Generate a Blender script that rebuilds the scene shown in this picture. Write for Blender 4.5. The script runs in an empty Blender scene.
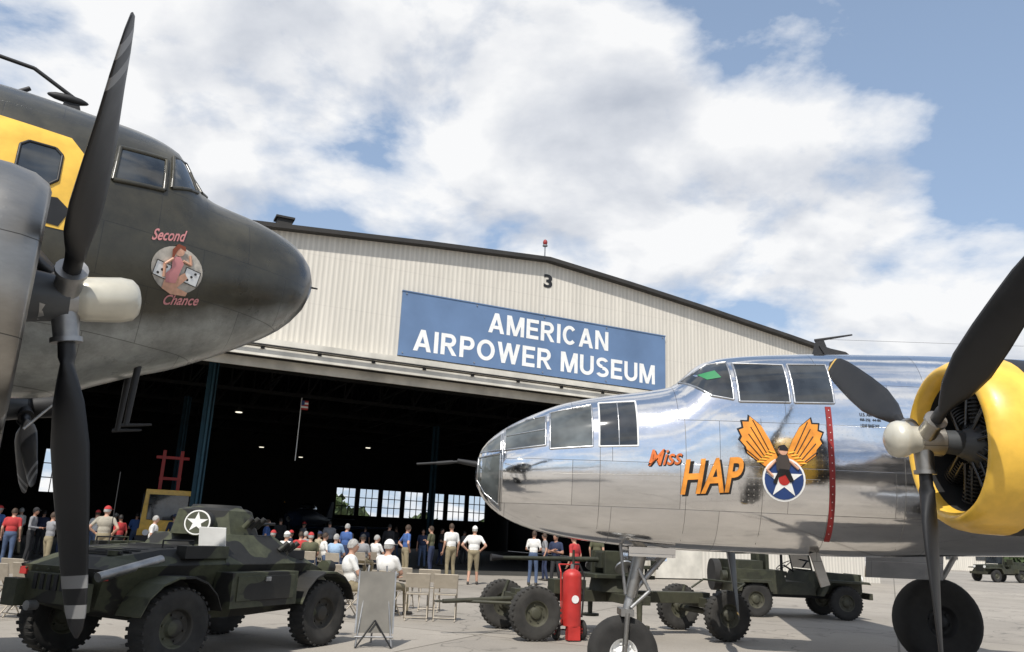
import bpy, bmesh, math, random
from mathutils import Vector, Matrix, Quaternion
from mathutils.bvhtree import BVHTree
random.seed(7)
S=bpy.context.scene
PI=math.pi
# ------------------------------------------------------------------ materials
def nodes(name):
    m=bpy.data.materials.new(name); m.use_nodes=True
    nt=m.node_tree; b=nt.nodes['Principled BSDF']; return m,nt,b
def N(nt,t,**k):
    n=nt.nodes.new(t)
    for a,v in k.items(): setattr(n,a,v)
    return n
def ramp(nt,inp,stops,interp='LINEAR'):
    r=N(nt,'ShaderNodeValToRGB'); r.color_ramp.interpolation=interp
    e=r.color_ramp.elements
    while len(e)<len(stops): e.new(.5)
    for i,(p,c) in enumerate(stops):
        e[i].position=p; e[i].color=(c[0],c[1],c[2],1) if hasattr(c,'__len__') else (c,c,c,1)
    nt.links.new(inp,r.inputs[0]); return r
def math_(nt,op,a,b=None,clamp=False):
    n=N(nt,'ShaderNodeMath',operation=op); n.use_clamp=clamp
    for i,x in enumerate((a,b)):
        if x is None: continue
        if isinstance(x,(int,float)): n.inputs[i].default_value=x
        else: nt.links.new(x,n.inputs[i])
    return n.outputs[0]
def mixc(nt,f,a,b,mode='MIX'):
    n=N(nt,'ShaderNodeMix',data_type='RGBA',blend_type=mode)
    for i,x in ((0,f),(6,a),(7,b)):
        if isinstance(x,(int,float)): n.inputs[i].default_value=x
        elif isinstance(x,tuple): n.inputs[i].default_value=(x[0],x[1],x[2],1)
        else: nt.links.new(x,n.inputs[i])
    return n.outputs[2]
def noise(nt,vec,scale,detail=4,rough=.55,dist=0):
    n=N(nt,'ShaderNodeTexNoise'); n.inputs['Scale'].default_value=scale; n.inputs['Detail'].default_value=detail
    n.inputs['Roughness'].default_value=rough; n.inputs['Distortion'].default_value=dist
    if vec is not None: nt.links.new(vec,n.inputs['Vector'])
    return n.outputs[0]
def bump(nt,b,h,st,dist=.01):
    n=N(nt,'ShaderNodeBump'); n.inputs['Strength'].default_value=st; n.inputs['Distance'].default_value=dist
    nt.links.new(h,n.inputs['Height']); nt.links.new(n.outputs[0],b.inputs['Normal'])
_c={}
def P(name,col,rough=.6,metal=0,var=.25,scale=4,bmp=0,bscale=60,coat=0,emit=0):
    if name in _c: return _c[name]
    m,nt,b=nodes(name); tc=N(nt,'ShaderNodeTexCoord').outputs['Object']
    n=noise(nt,tc,scale,5)
    lo=tuple(c*(1-var) for c in col); hi=tuple(min(1,c*(1+var*.8)) for c in col)
    r=ramp(nt,n,[(.3,lo),(.7,hi)])
    nt.links.new(r.outputs[0],b.inputs['Base Color'])
    rr=math_(nt,'ADD',math_(nt,'MULTIPLY',n,.25),max(.02,rough-.12))
    nt.links.new(rr,b.inputs['Roughness'])
    b.inputs['Metallic'].default_value=metal; b.inputs['Coat Weight'].default_value=coat
    if bmp: bump(nt,b,noise(nt,tc,bscale,3),bmp,.005)
    if emit:
        b.inputs['Emission Color'].default_value=(*col,1); b.inputs['Emission Strength'].default_value=emit
    _c[name]=m; return m
def glass(name,col=(.03,.035,.04)):
    m,nt,b=nodes(name); tc=N(nt,'ShaderNodeTexCoord').outputs['Object']
    r=ramp(nt,noise(nt,tc,2.5,3),[(.35,tuple(c*.4 for c in col)),(.65,tuple(c*1.5 for c in col))])
    nt.links.new(r.outputs[0],b.inputs['Base Color'])
    b.inputs['Roughness'].default_value=.05; b.inputs['IOR'].default_value=1.55
    b.inputs['Coat Weight'].default_value=.6; b.inputs['Coat Roughness'].default_value=.02
    return m
def camo(name,a,b_,scale=1.6,thr=.5,rough=.65,c3=None):
    m,nt,b=nodes(name); tc=N(nt,'ShaderNodeTexCoord').outputs['Object']
    f=ramp(nt,noise(nt,tc,scale,2,.4,.6),[(thr-.01,0.),(thr+.01,1.)]).outputs[0]
    col=mixc(nt,f,a,b_)
    d=ramp(nt,noise(nt,tc,9,6,.7),[(.35,.65),(.7,1.25)]).outputs[0]
    col=mixc(nt,1.0,col,d,'MULTIPLY')
    sx=N(nt,'ShaderNodeSeparateXYZ'); nt.links.new(tc,sx.inputs[0])
    du=math_(nt,'MULTIPLY',ramp(nt,sx.outputs[2],[(.25,.40),(.9,.03)]).outputs[0],noise(nt,tc,5,5))
    col=mixc(nt,du,col,(.18,.155,.115))
    nt.links.new(col,b.inputs['Base Color']); b.inputs['Roughness'].default_value=rough
    bump(nt,b,noise(nt,tc,90,3),.15,.004)
    return m
def aluminium(name,base=(.92,.92,.93),r0=.05,r1=.16,wob=.22,pan=.87,dirt=.84):
    m,nt,b=nodes(name); tc=N(nt,'ShaderNodeTexCoord').outputs['Object']
    sx=N(nt,'ShaderNodeSeparateXYZ'); nt.links.new(tc,sx.inputs[0])
    cb=N(nt,'ShaderNodeCombineXYZ'); nt.links.new(sx.outputs[0],cb.inputs[0]); nt.links.new(sx.outputs[2],cb.inputs[1])
    br=N(nt,'ShaderNodeTexBrick'); nt.links.new(cb.outputs[0],br.inputs['Vector'])
    br.inputs['Scale'].default_value=1; br.inputs['Brick Width'].default_value=1.13; br.inputs['Row Height'].default_value=.47
    br.inputs['Mortar Size'].default_value=.003; br.inputs['Mortar Smooth'].default_value=.3; br.offset=.37
    br.inputs['Color1'].default_value=(pan,pan,pan,1); br.inputs['Color2'].default_value=(1,1,1,1); br.inputs['Mortar'].default_value=(.35,.35,.35,1)
    col=mixc(nt,1.0,base,br.outputs['Color'],'MULTIPLY')
    mp=N(nt,'ShaderNodeMapping'); mp.inputs['Scale'].default_value=(.5,1,1.6); nt.links.new(tc,mp.inputs[0])
    st=ramp(nt,noise(nt,mp.outputs[0],3.0,6,.7),[(.3,dirt),(.6,1.0)]).outputs[0]
    col=mixc(nt,1.0,col,st,'MULTIPLY')
    nt.links.new(col,b.inputs['Base Color']); b.inputs['Metallic'].default_value=1
    rr=ramp(nt,noise(nt,mp.outputs[0],2.2,6,.65),[(.35,r0),(.7,r1)]).outputs[0]
    nt.links.new(rr,b.inputs['Roughness'])
    vo=N(nt,'ShaderNodeTexVoronoi'); nt.links.new(cb.outputs[0],vo.inputs['Vector']); vo.inputs['Scale'].default_value=18; vo.inputs['Randomness'].default_value=0
    rv=ramp(nt,vo.outputs['Distance'],[(.07,1.),(.12,0.)]).outputs[0]
    h=math_(nt,'ADD',math_(nt,'MULTIPLY',noise(nt,tc,4,2),wob),math_(nt,'MULTIPLY',br.outputs['Fac'],-.10))
    h=math_(nt,'ADD',h,math_(nt,'MULTIPLY',rv,.02))
    bump(nt,b,h,.5,.02)
    return m
def c47paint():
    m,nt,b=nodes('olive_drab_over_grey_paint'); tc=N(nt,'ShaderNodeTexCoord').outputs['Object']
    sx=N(nt,'ShaderNodeSeparateXYZ'); nt.links.new(tc,sx.inputs[0])
    xm=math_(nt,'MAXIMUM',sx.outputs[0],-1.9)
    zb=math_(nt,'ADD',math_(nt,'MULTIPLY',xm,.33),3.62)
    d=math_(nt,'SUBTRACT',sx.outputs[2],zb)
    d=math_(nt,'ADD',d,math_(nt,'MULTIPLY',noise(nt,tc,2.5,3),.18))
    f=ramp(nt,d,[(.0,0.),(.16,1.)]).outputs[0]
    nf=ramp(nt,math_(nt,'ADD',sx.outputs[0],1.0),[(.70,0.),(.84,1.)]).outputs[0]
    ol=mixc(nt,nf,(.038,.034,.021),(.014,.012,.011))
    col=mixc(nt,f,(.26,.27,.255),ol)
    st=ramp(nt,noise(nt,tc,3.3,8,.72),[(.3,.55),(.7,1.5)]).outputs[0]
    col=mixc(nt,1.0,col,st,'MULTIPLY')
    cb=N(nt,'ShaderNodeCombineXYZ'); nt.links.new(sx.outputs[0],cb.inputs[0]); nt.links.new(sx.outputs[2],cb.inputs[1])
    br=N(nt,'ShaderNodeTexBrick'); nt.links.new(cb.outputs[0],br.inputs['Vector']); br.inputs['Scale'].default_value=1
    br.inputs['Brick Width'].default_value=.8; br.inputs['Row Height'].default_value=.42; br.inputs['Mortar Size'].default_value=.003
    br.inputs['Color1'].default_value=(.9,.9,.9,1); br.inputs['Color2'].default_value=(1,1,1,1); br.inputs['Mortar'].default_value=(.4,.4,.4,1)
    col=mixc(nt,1.0,col,br.outputs['Color'],'MULTIPLY')
    vo=N(nt,'ShaderNodeTexVoronoi'); nt.links.new(cb.outputs[0],vo.inputs['Vector']); vo.inputs['Scale'].default_value=16; vo.inputs['Randomness'].default_value=0
    rv=ramp(nt,vo.outputs['Distance'],[(.08,1.),(.13,0.)]).outputs[0]
    nt.links.new(col,b.inputs['Base Color']); b.inputs['Coat Weight'].default_value=.35; b.inputs['Coat Roughness'].default_value=.15
    rr=ramp(nt,noise(nt,tc,3,5),[(.35,.25),(.7,.45)]).outputs[0]; nt.links.new(rr,b.inputs['Roughness'])
    hh=math_(nt,'ADD',math_(nt,'MULTIPLY',noise(nt,tc,6,2),.2),math_(nt,'MULTIPLY',br.outputs['Fac'],-.15))
    bump(nt,b,math_(nt,'ADD',hh,math_(nt,'MULTIPLY',rv,.04)),.4,.02)
    return m
# ------------------------------------------------------------------ mesh builder
class MB:
    def __init__(s,name): s.name=name; s.v=[]; s.f=[]; s.mi=[]; s.sm=[]; s.mats=[]
    def add(s,vs,fs,mat,smooth=False):
        o=len(s.v); s.v+= [tuple(v) for v in vs]
        if not isinstance(mat,list): mat=[mat]*len(fs)
        for f,m in zip(fs,mat):
            if m not in s.mats: s.mats.append(m)
            s.f.append(tuple(i+o for i in f)); s.mi.append(s.mats.index(m)); s.sm.append(smooth)
    def box(s,c,d,mat,rot=None,taper=None):
        c=Vector(c); vs=[]
        for z in(-1,1):
            for y in(-1,1):
                for x in(-1,1):
                    t=(taper if (taper and z>0) else (1,1))
                    p=Vector((x*d[0]/2*t[0],y*d[1]/2*t[1],z*d[2]/2))
                    if rot is not None: p=rot@p
                    vs.append(c+p)
        s.add(vs,[(0,2,3,1),(4,5,7,6),(0,1,5,4),(2,6,7,3),(0,4,6,2),(1,3,7,5)],mat)
    def frame(s,ax):
        ax=Vector(ax).normalized(); u=ax.orthogonal().normalized(); return ax,u,ax.cross(u)
    def cyl(s,p,q,r1,r2,mat,n=12,caps=True,smooth=True):
        p=Vector(p); q=Vector(q); ax,u,w=s.frame(q-p)
        vs=[]
        for c,r in((p,r1),(q,r2)):
            for i in range(n):
                a=2*PI*i/n; vs.append(c+u*math.cos(a)*r+w*math.sin(a)*r)
        s.add(vs,[(i,(i+1)%n,n+(i+1)%n,n+i) for i in range(n)],mat,smooth)
        if caps: s.add(vs,[tuple(range(n))[::-1],tuple(range(n,2*n))],mat)
    def tube(s,pts,r,mat,n=6):
        for a,b in zip(pts[:-1],pts[1:]):
            if (Vector(a)-Vector(b)).length>1e-5: s.cyl(a,b,r,r,mat,n)
    def sph(s,c,r,mat,n=12,m=8,rot=None):
        if not hasattr(r,'__len__'): r=(r,r,r)
        c=Vector(c); vs=[]
        for j in range(m+1):
            t=PI*j/m
            for i in range(n):
                a=2*PI*i/n; p=Vector((math.sin(t)*math.cos(a)*r[0],math.sin(t)*math.sin(a)*r[1],math.cos(t)*r[2]))
                if rot is not None: p=rot@p
                vs.append(c+p)
        fs=[(j*n+i,(j+1)*n+i,(j+1)*n+(i+1)%n,j*n+(i+1)%n) for j in range(m) for i in range(n)]
        s.add(vs,fs,mat,True)
    def lathe(s,o,ax,prof,mat,n=32,up=None):
        o=Vector(o); ax,u,w=s.frame(ax); vs=[]
        for x,r in prof:
            for i in range(n):
                a=2*PI*i/n; vs.append(o+ax*x+u*math.cos(a)*r+w*math.sin(a)*r)
        k=len(prof); fs=[];ms=[]
        for j in range(k-1):
            for i in range(n):
                fs.append((j*n+i,j*n+(i+1)%n,(j+1)*n+(i+1)%n,(j+1)*n+i)); ms.append(mat[j] if isinstance(mat,list) else mat)
        s.add(vs,fs,ms,True)
    def loft(s,rings,mat,smooth=True,caps=False):
        n=len(rings[0]); vs=[p for r in rings for p in r]; fs=[];ms=[]
        for j in range(len(rings)-1):
            for i in range(n):
                fs.append((j*n+i,j*n+(i+1)%n,(j+1)*n+(i+1)%n,(j+1)*n+i)); ms.append(mat[j] if isinstance(mat,list) else mat)
        s.add(vs,fs,ms,smooth)
        if caps:
            m0=mat[0] if isinstance(mat,list) else mat
            s.add(vs,[tuple(range(n)),tuple(range(len(vs)-n,len(vs)))],m0,False)
    def prism(s,poly,y0,y1,mat):
        n=len(poly)
        vs=[(x,y0,z) for x,z in poly]+[(x,y1,z) for x,z in poly]
        s.add(vs,[tuple(range(n)),tuple(range(n,2*n))]+[(i,(i+1)%n,n+(i+1)%n,n+i) for i in range(n)],mat)
    def obj(s,loc=(0,0,0),rz=0,bevel=0,recalc=True,parent=None):
        me=bpy.data.meshes.new(s.name); me.from_pydata(s.v,[],s.f)
        for m in s.mats: me.materials.append(m)
        me.polygons.foreach_set('material_index',s.mi); me.polygons.foreach_set('use_smooth',s.sm)
        me.update()
        if recalc:
            bm=bmesh.new(); bm.from_mesh(me); bmesh.ops.recalc_face_normals(bm,faces=bm.faces); bm.to_mesh(me); bm.free()
        o=bpy.data.objects.new(s.name,me); S.collection.objects.link(o)
        o.location=loc; o.rotation_euler=(0,0,rz)
        if bevel:
            b=o.modifiers.new('bevel','BEVEL'); b.width=bevel; b.segments=2; b.limit_method='ANGLE'; b.angle_limit=.7
        if parent: o.parent=parent
        return o
def tyre(mb,c,ax,R,w,tm,hm,hubcap=.55,tread=False):
    c=Vector(c); ax=Vector(ax).normalized(); h=w/2; rr=R*hubcap
    prof=[(-h*.75,rr),(-h*.95,R*.72),(-h,R*.84),(-h*.85,R*.95),(-h*.5,R),(0,R*1.005),(h*.5,R),(h*.85,R*.95),(h,R*.84),(h*.95,R*.72),(h*.75,rr)]
    mb.lathe(c,ax,prof,tm,36)
    for sg in(-1,1):
        p=[(sg*h*.75,rr),(sg*h*.7,rr*.92),(sg*h*.35,rr*.85),(sg*h*.3,rr*.5),(sg*h*.6,rr*.42),(sg*h*.7,rr*.2),(sg*h*.7,.001)]
        mb.lathe(c,ax,p,hm,24)
        a,u,v=mb.frame(ax)
        for k in range(6):
            t=2*PI*k/6; d=u*math.cos(t)+v*math.sin(t)
            q=c+ax*(sg*h*.33)+d*rr*.66; mb.cyl(q,q+ax*sg*.02,.014,.014,hm,6)
    if tread:
        a,u,v=mb.frame(ax)
        for k in range(32):
            t=2*PI*k/32; d=u*math.cos(t)+v*math.sin(t); tn=a.cross(d)
            for sg in(-1,1):
                rot=Matrix((a,tn,d)).transposed()
                mb.box(c+d*(R*.975)+a*sg*h*.5+tn*(sg*.015),(h*.85,R*.09,R*.06),tm,rot)
# ------------------------------------------------------------------ projection (decals that follow a curved skin)
def text2d(body,x0,z0,w,h,off=.0,shear=0,space=1):
    cu=bpy.data.curves.new('t','FONT'); cu.body=body; cu.size=1; cu.offset=off; cu.shear=shear; cu.space_character=space; cu.resolution_u=4
    o=bpy.data.objects.new('t',cu); S.collection.objects.link(o); dg=bpy.context.evaluated_depsgraph_get()
    me=bpy.data.meshes.new_from_object(o.evaluated_get(dg)); vs=[(v.co.x,v.co.y) for v in me.vertices]; fs=[tuple(p.vertices) for p in me.polygons]
    bpy.data.objects.remove(o); bpy.data.meshes.remove(me)
    ax=min(v[0] for v in vs); bx=max(v[0] for v in vs); ay=min(v[1] for v in vs); by=max(v[1] for v in vs)
    return [(x0+(x-ax)/(bx-ax)*w, z0+(y-ay)/(by-ay)*h) for x,y in vs],fs
def _arc(cx,cz,rx,rz,a0,a1,t=.2,n=16):
    out=[]
    for i in range(n):
        a=math.radians(a0+(a1-a0)*i/n); b=math.radians(a0+(a1-a0)*(i+1)/n)
        out.append([(cx+math.cos(a)*rx,cz+math.sin(a)*rz),(cx+math.cos(b)*rx,cz+math.sin(b)*rz),(cx+math.cos(b)*(rx-t),cz+math.sin(b)*(rz-t*.9)),(cx+math.cos(a)*(rx-t),cz+math.sin(a)*(rz-t*.9))])
    return ('arc',out)
def _r(x0,z0,x1,z1): return [(x0,z0),(x1,z0),(x1,z1),(x0,z1)]
GL={'A':(.86,[[(0,0),(.21,0),(.53,1),(.32,1)],[(.86,0),(.65,0),(.33,1),(.54,1)],[(.2,.2),(.66,.2),(.61,.37),(.25,.37)]]),
'M':(.96,[_r(0,0,.19,1),_r(.77,0,.96,1),[(.02,1),(.25,1),(.57,0),(.39,0)],[(.94,1),(.71,1),(.39,0),(.57,0)]]),
'N':(.8,[_r(0,0,.2,1),_r(.6,0,.8,1),[(.02,1),(.22,1),(.78,0),(.58,0)]]),
'W':(1.2,[[(0,1),(.21,1),(.43,0),(.24,0)],[(.24,0),(.43,0),(.70,1),(.50,1)],[(.50,1),(.70,1),(.96,0),(.77,0)],[(.77,0),(.96,0),(1.2,1),(.99,1)]]),
'E':(.68,[_r(0,0,.2,1),_r(.18,0,.68,.18),_r(.18,.82,.68,1),_r(.18,.42,.63,.59)]),'I':(.2,[_r(0,0,.2,1)]),
'C':(.82,[_arc(.41,.5,.41,.5,42,318,.2,24)]),'O':(.92,[_arc(.46,.5,.46,.5,0,360,.2,32)]),
'U':(.8,[_r(0,.35,.2,1),_r(.6,.35,.8,1),_arc(.4,.36,.4,.36,180,360)]),
'P':(.74,[_r(0,0,.2,1),_r(.18,.82,.45,1),_r(.18,.38,.45,.56),_arc(.44,.69,.30,.31,-90,90)]),
'R':(.8,[_r(0,0,.2,1),_r(.18,.82,.45,1),_r(.18,.40,.45,.57),_arc(.44,.70,.30,.30,-90,90),[(.30,.42),(.50,.42),(.80,0),(.57,0)]]),
'S':(.76,[_arc(.38,.725,.36,.275,25,270,.19),_arc(.38,.275,.38,.275,90,-155,.19)])}
def signtext(mb,body,x0,z0,w,h,y,mat):
    tot=sum((.38 if ch==' ' else GL[ch][0]+.13) for ch in body)-.13; sx_=w/tot; x=0; k=0
    for ch in body:
        if ch==' ': x+=.38; continue
        for pc in GL[ch][1]:
            k+=1; yy=y-.002*(k%4); ps=pc[1] if isinstance(pc,tuple) else [pc]
            for p in ps: mb.add([(x0+(x+a)*sx_,yy,z0+c*h) for a,c in p],[tuple(range(len(p)))],mat)
        x+=GL[ch][0]+.13
def circ(cx,cz,r,n=28,r2=None): return [(cx+math.cos(2*PI*i/n)*r,cz+math.sin(2*PI*i/n)*(r2 or r)) for i in range(n)]
def star(cx,cz,r,k=.382): return [(cx+math.sin(PI*i/5)*(r if i%2==0 else r*k),cz+math.cos(PI*i/5)*(r if i%2==0 else r*k)) for i in range(10)]
class Skin:
    def __init__(s,mb): s.bvh=BVHTree.FromPolygons([Vector(v) for v in mb.v],mb.f); s.mb=mb
    def hit(s,x,z,off,side):
        h=s.bvh.ray_cast(Vector((x,side*6,z)),Vector((0,-side,0)))
        if h[0] is None: return None
        n=h[1]; 
        if n.y*side<0: n=-n
        return h[0]+n*off
    def decal(s,vs,fs,mat,off=.006,side=-1,cell=.07):
        bm=bmesh.new(); bv=[bm.verts.new((x,0,z)) for x,z in vs]
        for f in fs:
            try: bm.faces.new([bv[i] for i in f])
            except ValueError: pass
        for k,nrm in((0,(1,0,0)),(1,(0,0,1))):
            a=min(v[k] for v in vs); b=max(v[k] for v in vs); n=int((b-a)/cell)
            for i in range(1,n+1):
                co=[0,0,0]; co[0 if k==0 else 2]=a+i*(b-a)/(n+1)
                bmesh.ops.bisect_plane(bm,geom=bm.verts[:]+bm.edges[:]+bm.faces[:],plane_co=co,plane_no=nrm)
        bad=[]
        for v in bm.verts:
            p=s.hit(v.co.x,v.co.z,off,side)
            if p is None: bad.append(v)
            else: v.co=p
        bmesh.ops.delete(bm,geom=bad,context='VERTS')
        bm.verts.index_update()
        s.mb.add([v.co.copy() for v in bm.verts],[tuple(v.index for v in f.verts) for f in bm.faces],mat,True); bm.free()
    def poly(s,p,mat,off=.006,side=-1): s.decal(p,[tuple(range(len(p)))],mat,off,side)
    def outline(s,p,mat,r=.012,off=.004,side=-1,closed=True):
        pts=[]; q=p+[p[0]] if closed else p
        for a,b in zip(q[:-1],q[1:]):
            n=max(1,int(math.dist(a,b)/.08))
            for i in range(n): pts.append((a[0]+(b[0]-a[0])*i/n,a[1]+(b[1]-a[1])*i/n))
        pts.append(q[-1]); last=None
        for x,z in pts:
            h=s.hit(x,z,off,side)
            if h is not None and last is not None: s.mb.cyl(last,h,r,r,mat,6)
            last=h
    def window(s,p,gm,fm,r=.014,sides=(-1,1),off=.006):
        for sd in sides: s.poly(p,gm,off,sd); s.outline(p,fm,r,off,sd)
def fuselage(mb,st,mat,n=56,step=.08):
    st=sorted(st); k=len(st)
    def val(x,c):
        for i in range(k-1):
            if x<=st[i+1][0]+1e-9: break
        x0,x1=st[i][0],st[i+1][0]; h=x1-x0; t=(x-x0)/h
        def tan(j):
            if j==0: return (st[1][c]-st[0][c])/(st[1][0]-st[0][0])
            if j==k-1: return (st[-1][c]-st[-2][c])/(st[-1][0]-st[-2][0])
            a=(st[j][c]-st[j-1][c])/(st[j][0]-st[j-1][0]); b=(st[j+1][c]-st[j][c])/(st[j+1][0]-st[j][0])
            return 0 if a*b<=0 else 2*a*b/(a+b)
        m0,m1=tan(i)*h,tan(i+1)*h; t2=t*t;t3=t2*t
        return (2*t3-3*t2+1)*st[i][c]+(t3-2*t2+t)*m0+(-2*t3+3*t2)*st[i+1][c]+(t3-t2)*m1
    xs=[]
    for i in range(k-1):
        m=max(1,int(round((st[i+1][0]-st[i][0])/step))); m=min(m,12)
        xs+=[st[i][0]+(st[i+1][0]-st[i][0])*j/m for j in range(m)]
    xs.append(st[-1][0]); rings=[]
    for x in xs:
        zb,zt,hw,e=[val(x,c) for c in(1,2,3,4)]; zc=(zb+zt)/2; hz=(zt-zb)/2; r=[]
        for i in range(n):
            a=2*PI*i/n; c,s_=math.cos(a),math.sin(a)
            r.append(Vector((x,hw*math.copysign(abs(c)**(2/e),c),zc+hz*math.copysign(abs(s_)**(2/e),s_))))
        rings.append(r)
    mb.loft(rings,mat,True,True)
def propeller(mb,c,fwd,tilt,R,angs,bm_,tipm,hubm,cmax,side=1,stripe=None,yaw=0):
    """fwd=+-1 along x; angle 0=up, positive=towards -y"""
    YW=Matrix.Rotation(yaw,3,'Z')
    c=Vector(c); ax=YW@Vector((fwd*math.cos(tilt),0,math.sin(tilt))); up=YW@Vector((-fwd*math.sin(tilt),0,math.cos(tilt)))
    near=YW@Vector((0,-1,0))
    secs=[(.08,.05,.05,70),(.16,.055,.05,65),(.22,.35,.032,58),(.32,.75,.024,50),(.45,1.,.018,42),(.6,1.,.013,36),(.75,.93,.010,30),(.86,.85,.008,27),(.93,.72,.006,25),(.975,.48,.005,24),(1.,.1,.003,24)]
    fine=[]
    for a,b in zip(secs[:-1],secs[1:]):
        for i in range(3): fine.append(tuple(a[j]+(b[j]-a[j])*i/3 for j in range(4)))
    fine.append(secs[-1])
    for bi,an in enumerate(angs):
        cm_=cmax[bi] if isinstance(cmax,tuple) else cmax
        an=math.radians(an); d=up*math.cos(an)+near*math.sin(an); tn=d.cross(ax)*side; rings=[];ms=[]
        for r,ch,th,tw in fine:
            tw=math.radians(tw); cd=tn*math.cos(tw)+ax*math.sin(tw); nd=tn*(-math.sin(tw))+ax*math.cos(tw)
            cw=max(ch*cm_/2,.045 if r<.2 else .003); t=max(th*R*.9,.003) if r>=.2 else .05
            rings.append([c+d*(r*R)+cd*cw*math.cos(2*PI*i/12)+nd*t*math.sin(2*PI*i/12) for i in range(12)])
            ms.append(tipm if (stripe and any(lo<=r<hi for lo,hi in stripe)) else bm_)
        mb.loft(rings,ms,True,True)
        mb.cyl(c+d*.05,c+d*(R*.12),.075,.065,hubm,16); mb.cyl(c+d*(R*.12),c+d*(R*.135),.082,.082,hubm,16)
    mb.cyl(c-ax*.14,c+ax*.12,.12,.10,hubm,20)
    return ax
def engine_cowl(mb,c,fwd,R,L,mats,inner,depth=.35,taper=1.0):
    ax=(-fwd,0,0)
    prof=[(depth,R*.74),(.12,R*.76),(.03,R*.80),(0,R*.85),(.02,R*.91),(.09,R*.97),(.2,R),(.38,R*1.01),(.48,R*1.01),(.62,R*1.0),(L*.8,R*.99*taper),(L,R*.96*taper)]
    ms=[]
    for (x,_),(x2,_) in zip(prof[:-1],prof[1:]):
        for lim,m in mats:
            if max(x,x2)<=lim+1e-6: break
        ms.append(m)
    ms[0]=inner['dark']
    mb.lathe(c,ax,prof,ms,48)
    o=Vector(c)+Vector(ax)*depth
    mb.lathe(o,ax,[(0,R*.75),(0,.001)],inner['dark'],32)
    e1=Vector((0,1,0)); e2=Vector((0,0,1))
    for k in range(9):
        a=2*PI*k/9+.2; d=e1*math.cos(a)+e2*math.sin(a)
        for j in range(9):
            rr=R*(.30+.045*j); p=o-Vector(ax)*.12+d*rr; mb.cyl(p,p+d*.012,.085,.085,inner['fin'],12)
        p=o-Vector(ax)*.12; mb.cyl(p+d*R*.25,p+d*R*.7,.06,.055,inner['fin'],10)
        mb.cyl(p-Vector(ax)*.1+d*R*.22,p-Vector(ax)*.06+d*R*.68,.013,.013,inner['rod'],6)
        mb.cyl(p-Vector(ax)*.07+d*R*.25+d.cross(Vector(ax))*.05,p-Vector(ax)*.04+d*R*.68+d.cross(Vector(ax))*.05,.013,.013,inner['rod'],6)
    mb.lathe(o,(fwd,0,0),[(0,R*.30),(.14,R*.28),(.2,R*.20),(.28,R*.15),(.34,R*.10),(.38,.02)],inner['case'],24)
def wing(mb,secs,mat):
    rings=[]
    for y,xl,xt,z,t in secs:
        r=[]; n=24
        for i in range(n):
            a=2*PI*i/n; cx=(1-math.cos(a))/2
            th=t*(2.97*math.sqrt(max(cx,0))*(1-cx)**1.0*.75)*.75
            r.append(Vector((xl+(xt-xl)*cx,y,z+(th if a<PI else -th*.8))))
        rings.append(r)
    mb.loft(rings,mat,True,True)
# ------------------------------------------------------------------ shared materials
ALU=aluminium('polished_aluminium'); ALUD=aluminium('dull_aluminium',(.38,.365,.34),.33,.5,.15,.9,.75); ALUW=aluminium('frame_aluminium',(.6,.6,.6),.25,.4,.1)
OLIVE=c47paint()
RUB=P('tyre_rubber',(.022,.021,.02),.85,0,.4,8,.3,80); RUBD=P('dusty_rubber',(.035,.033,.03),.9,0,.45,6,.3,80)
BLK=P('black_paint',(.010,.010,.011),.48,0,.35,5); MBLK=P('matte_black_metal',(.012,.012,.013),.6,0,.3,8)
STEEL=P('steel',(.35,.35,.35),.4,.8,.3,8); DARK=P('dark_void',(.008,.008,.008),.9,0,.2)
YEL=P('yellow_paint',(.80,.48,.06),.38,0,.18,5,coat=.3); CREAM=P('spinner_cream',(.58,.55,.46),.32,.2,.18,4,coat=.3)
WHITE=P('white_paint',(.80,.80,.78),.5,0,.08,4); RED=P('red_paint',(.45,.03,.025),.45,0,.2,4); DRED=P('dark_red_tape',(.25,.02,.02),.5,0,.2,6)
ORA=P('orange_paint',(.80,.30,.04),.45,0,.3,7); ORD=P('burnt_orange_paint',(.62,.15,.03),.45,0,.3,7); BLUE=P('roundel_blue',(.02,.05,.17),.4,0,.15); GLS=glass('aircraft_glass'); GLN=glass('nose_plexiglass',(.09,.10,.10))
FLESH=P('painted_flesh',(.60,.33,.22),.5,0,.2,20); GREYT=P('grey_tip',(.20,.20,.20),.5,0,.1)
inner=dict(dark=DARK,fin=P('cylinder_fins',(.03,.03,.03),.5,.6,.3),rod=P('pushrod',(.07,.07,.07),.3,.8,.2),case=P('crankcase_grey',(.07,.075,.08),.45,.2,.2))
# ================================================================== WORLD
w=bpy.data.worlds.new('World'); S.world=w; w.use_nodes=True; nt=w.node_tree
EL=math.radians(53)
SUN=Vector((-.22,-.80,0)).normalized()*math.cos(EL)+Vector((0,0,math.sin(EL)))
sky=N(nt,'ShaderNodeTexSky',sky_type='NISHITA'); sky.sun_disc=False; sky.sun_elevation=EL
sky.sun_rotation=math.atan2(SUN.x,SUN.y)%(2*PI); sky.air_density=1.1; sky.dust_density=.8
bgn=nt.nodes['Background']; bgn.inputs[1].default_value=.12
tc=N(nt,'ShaderNodeTexCoord').outputs['Generated']
sx=N(nt,'ShaderNodeSeparateXYZ'); nt.links.new(tc,sx.inputs[0])
zz=math_(nt,'ADD',math_(nt,'MAXIMUM',sx.outputs[2],0.0),.30)
cb=N(nt,'ShaderNodeCombineXYZ'); nt.links.new(math_(nt,'DIVIDE',sx.outputs[0],zz),cb.inputs[0]); nt.links.new(math_(nt,'DIVIDE',sx.outputs[1],zz),cb.inputs[1])
n1=noise(nt,cb.outputs[0],3.0,13,.55,.15)
n1=math_(nt,'ADD',math_(nt,'MULTIPLY',math_(nt,'SUBTRACT',n1,.5),1.9),.5)
bias=None
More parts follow.
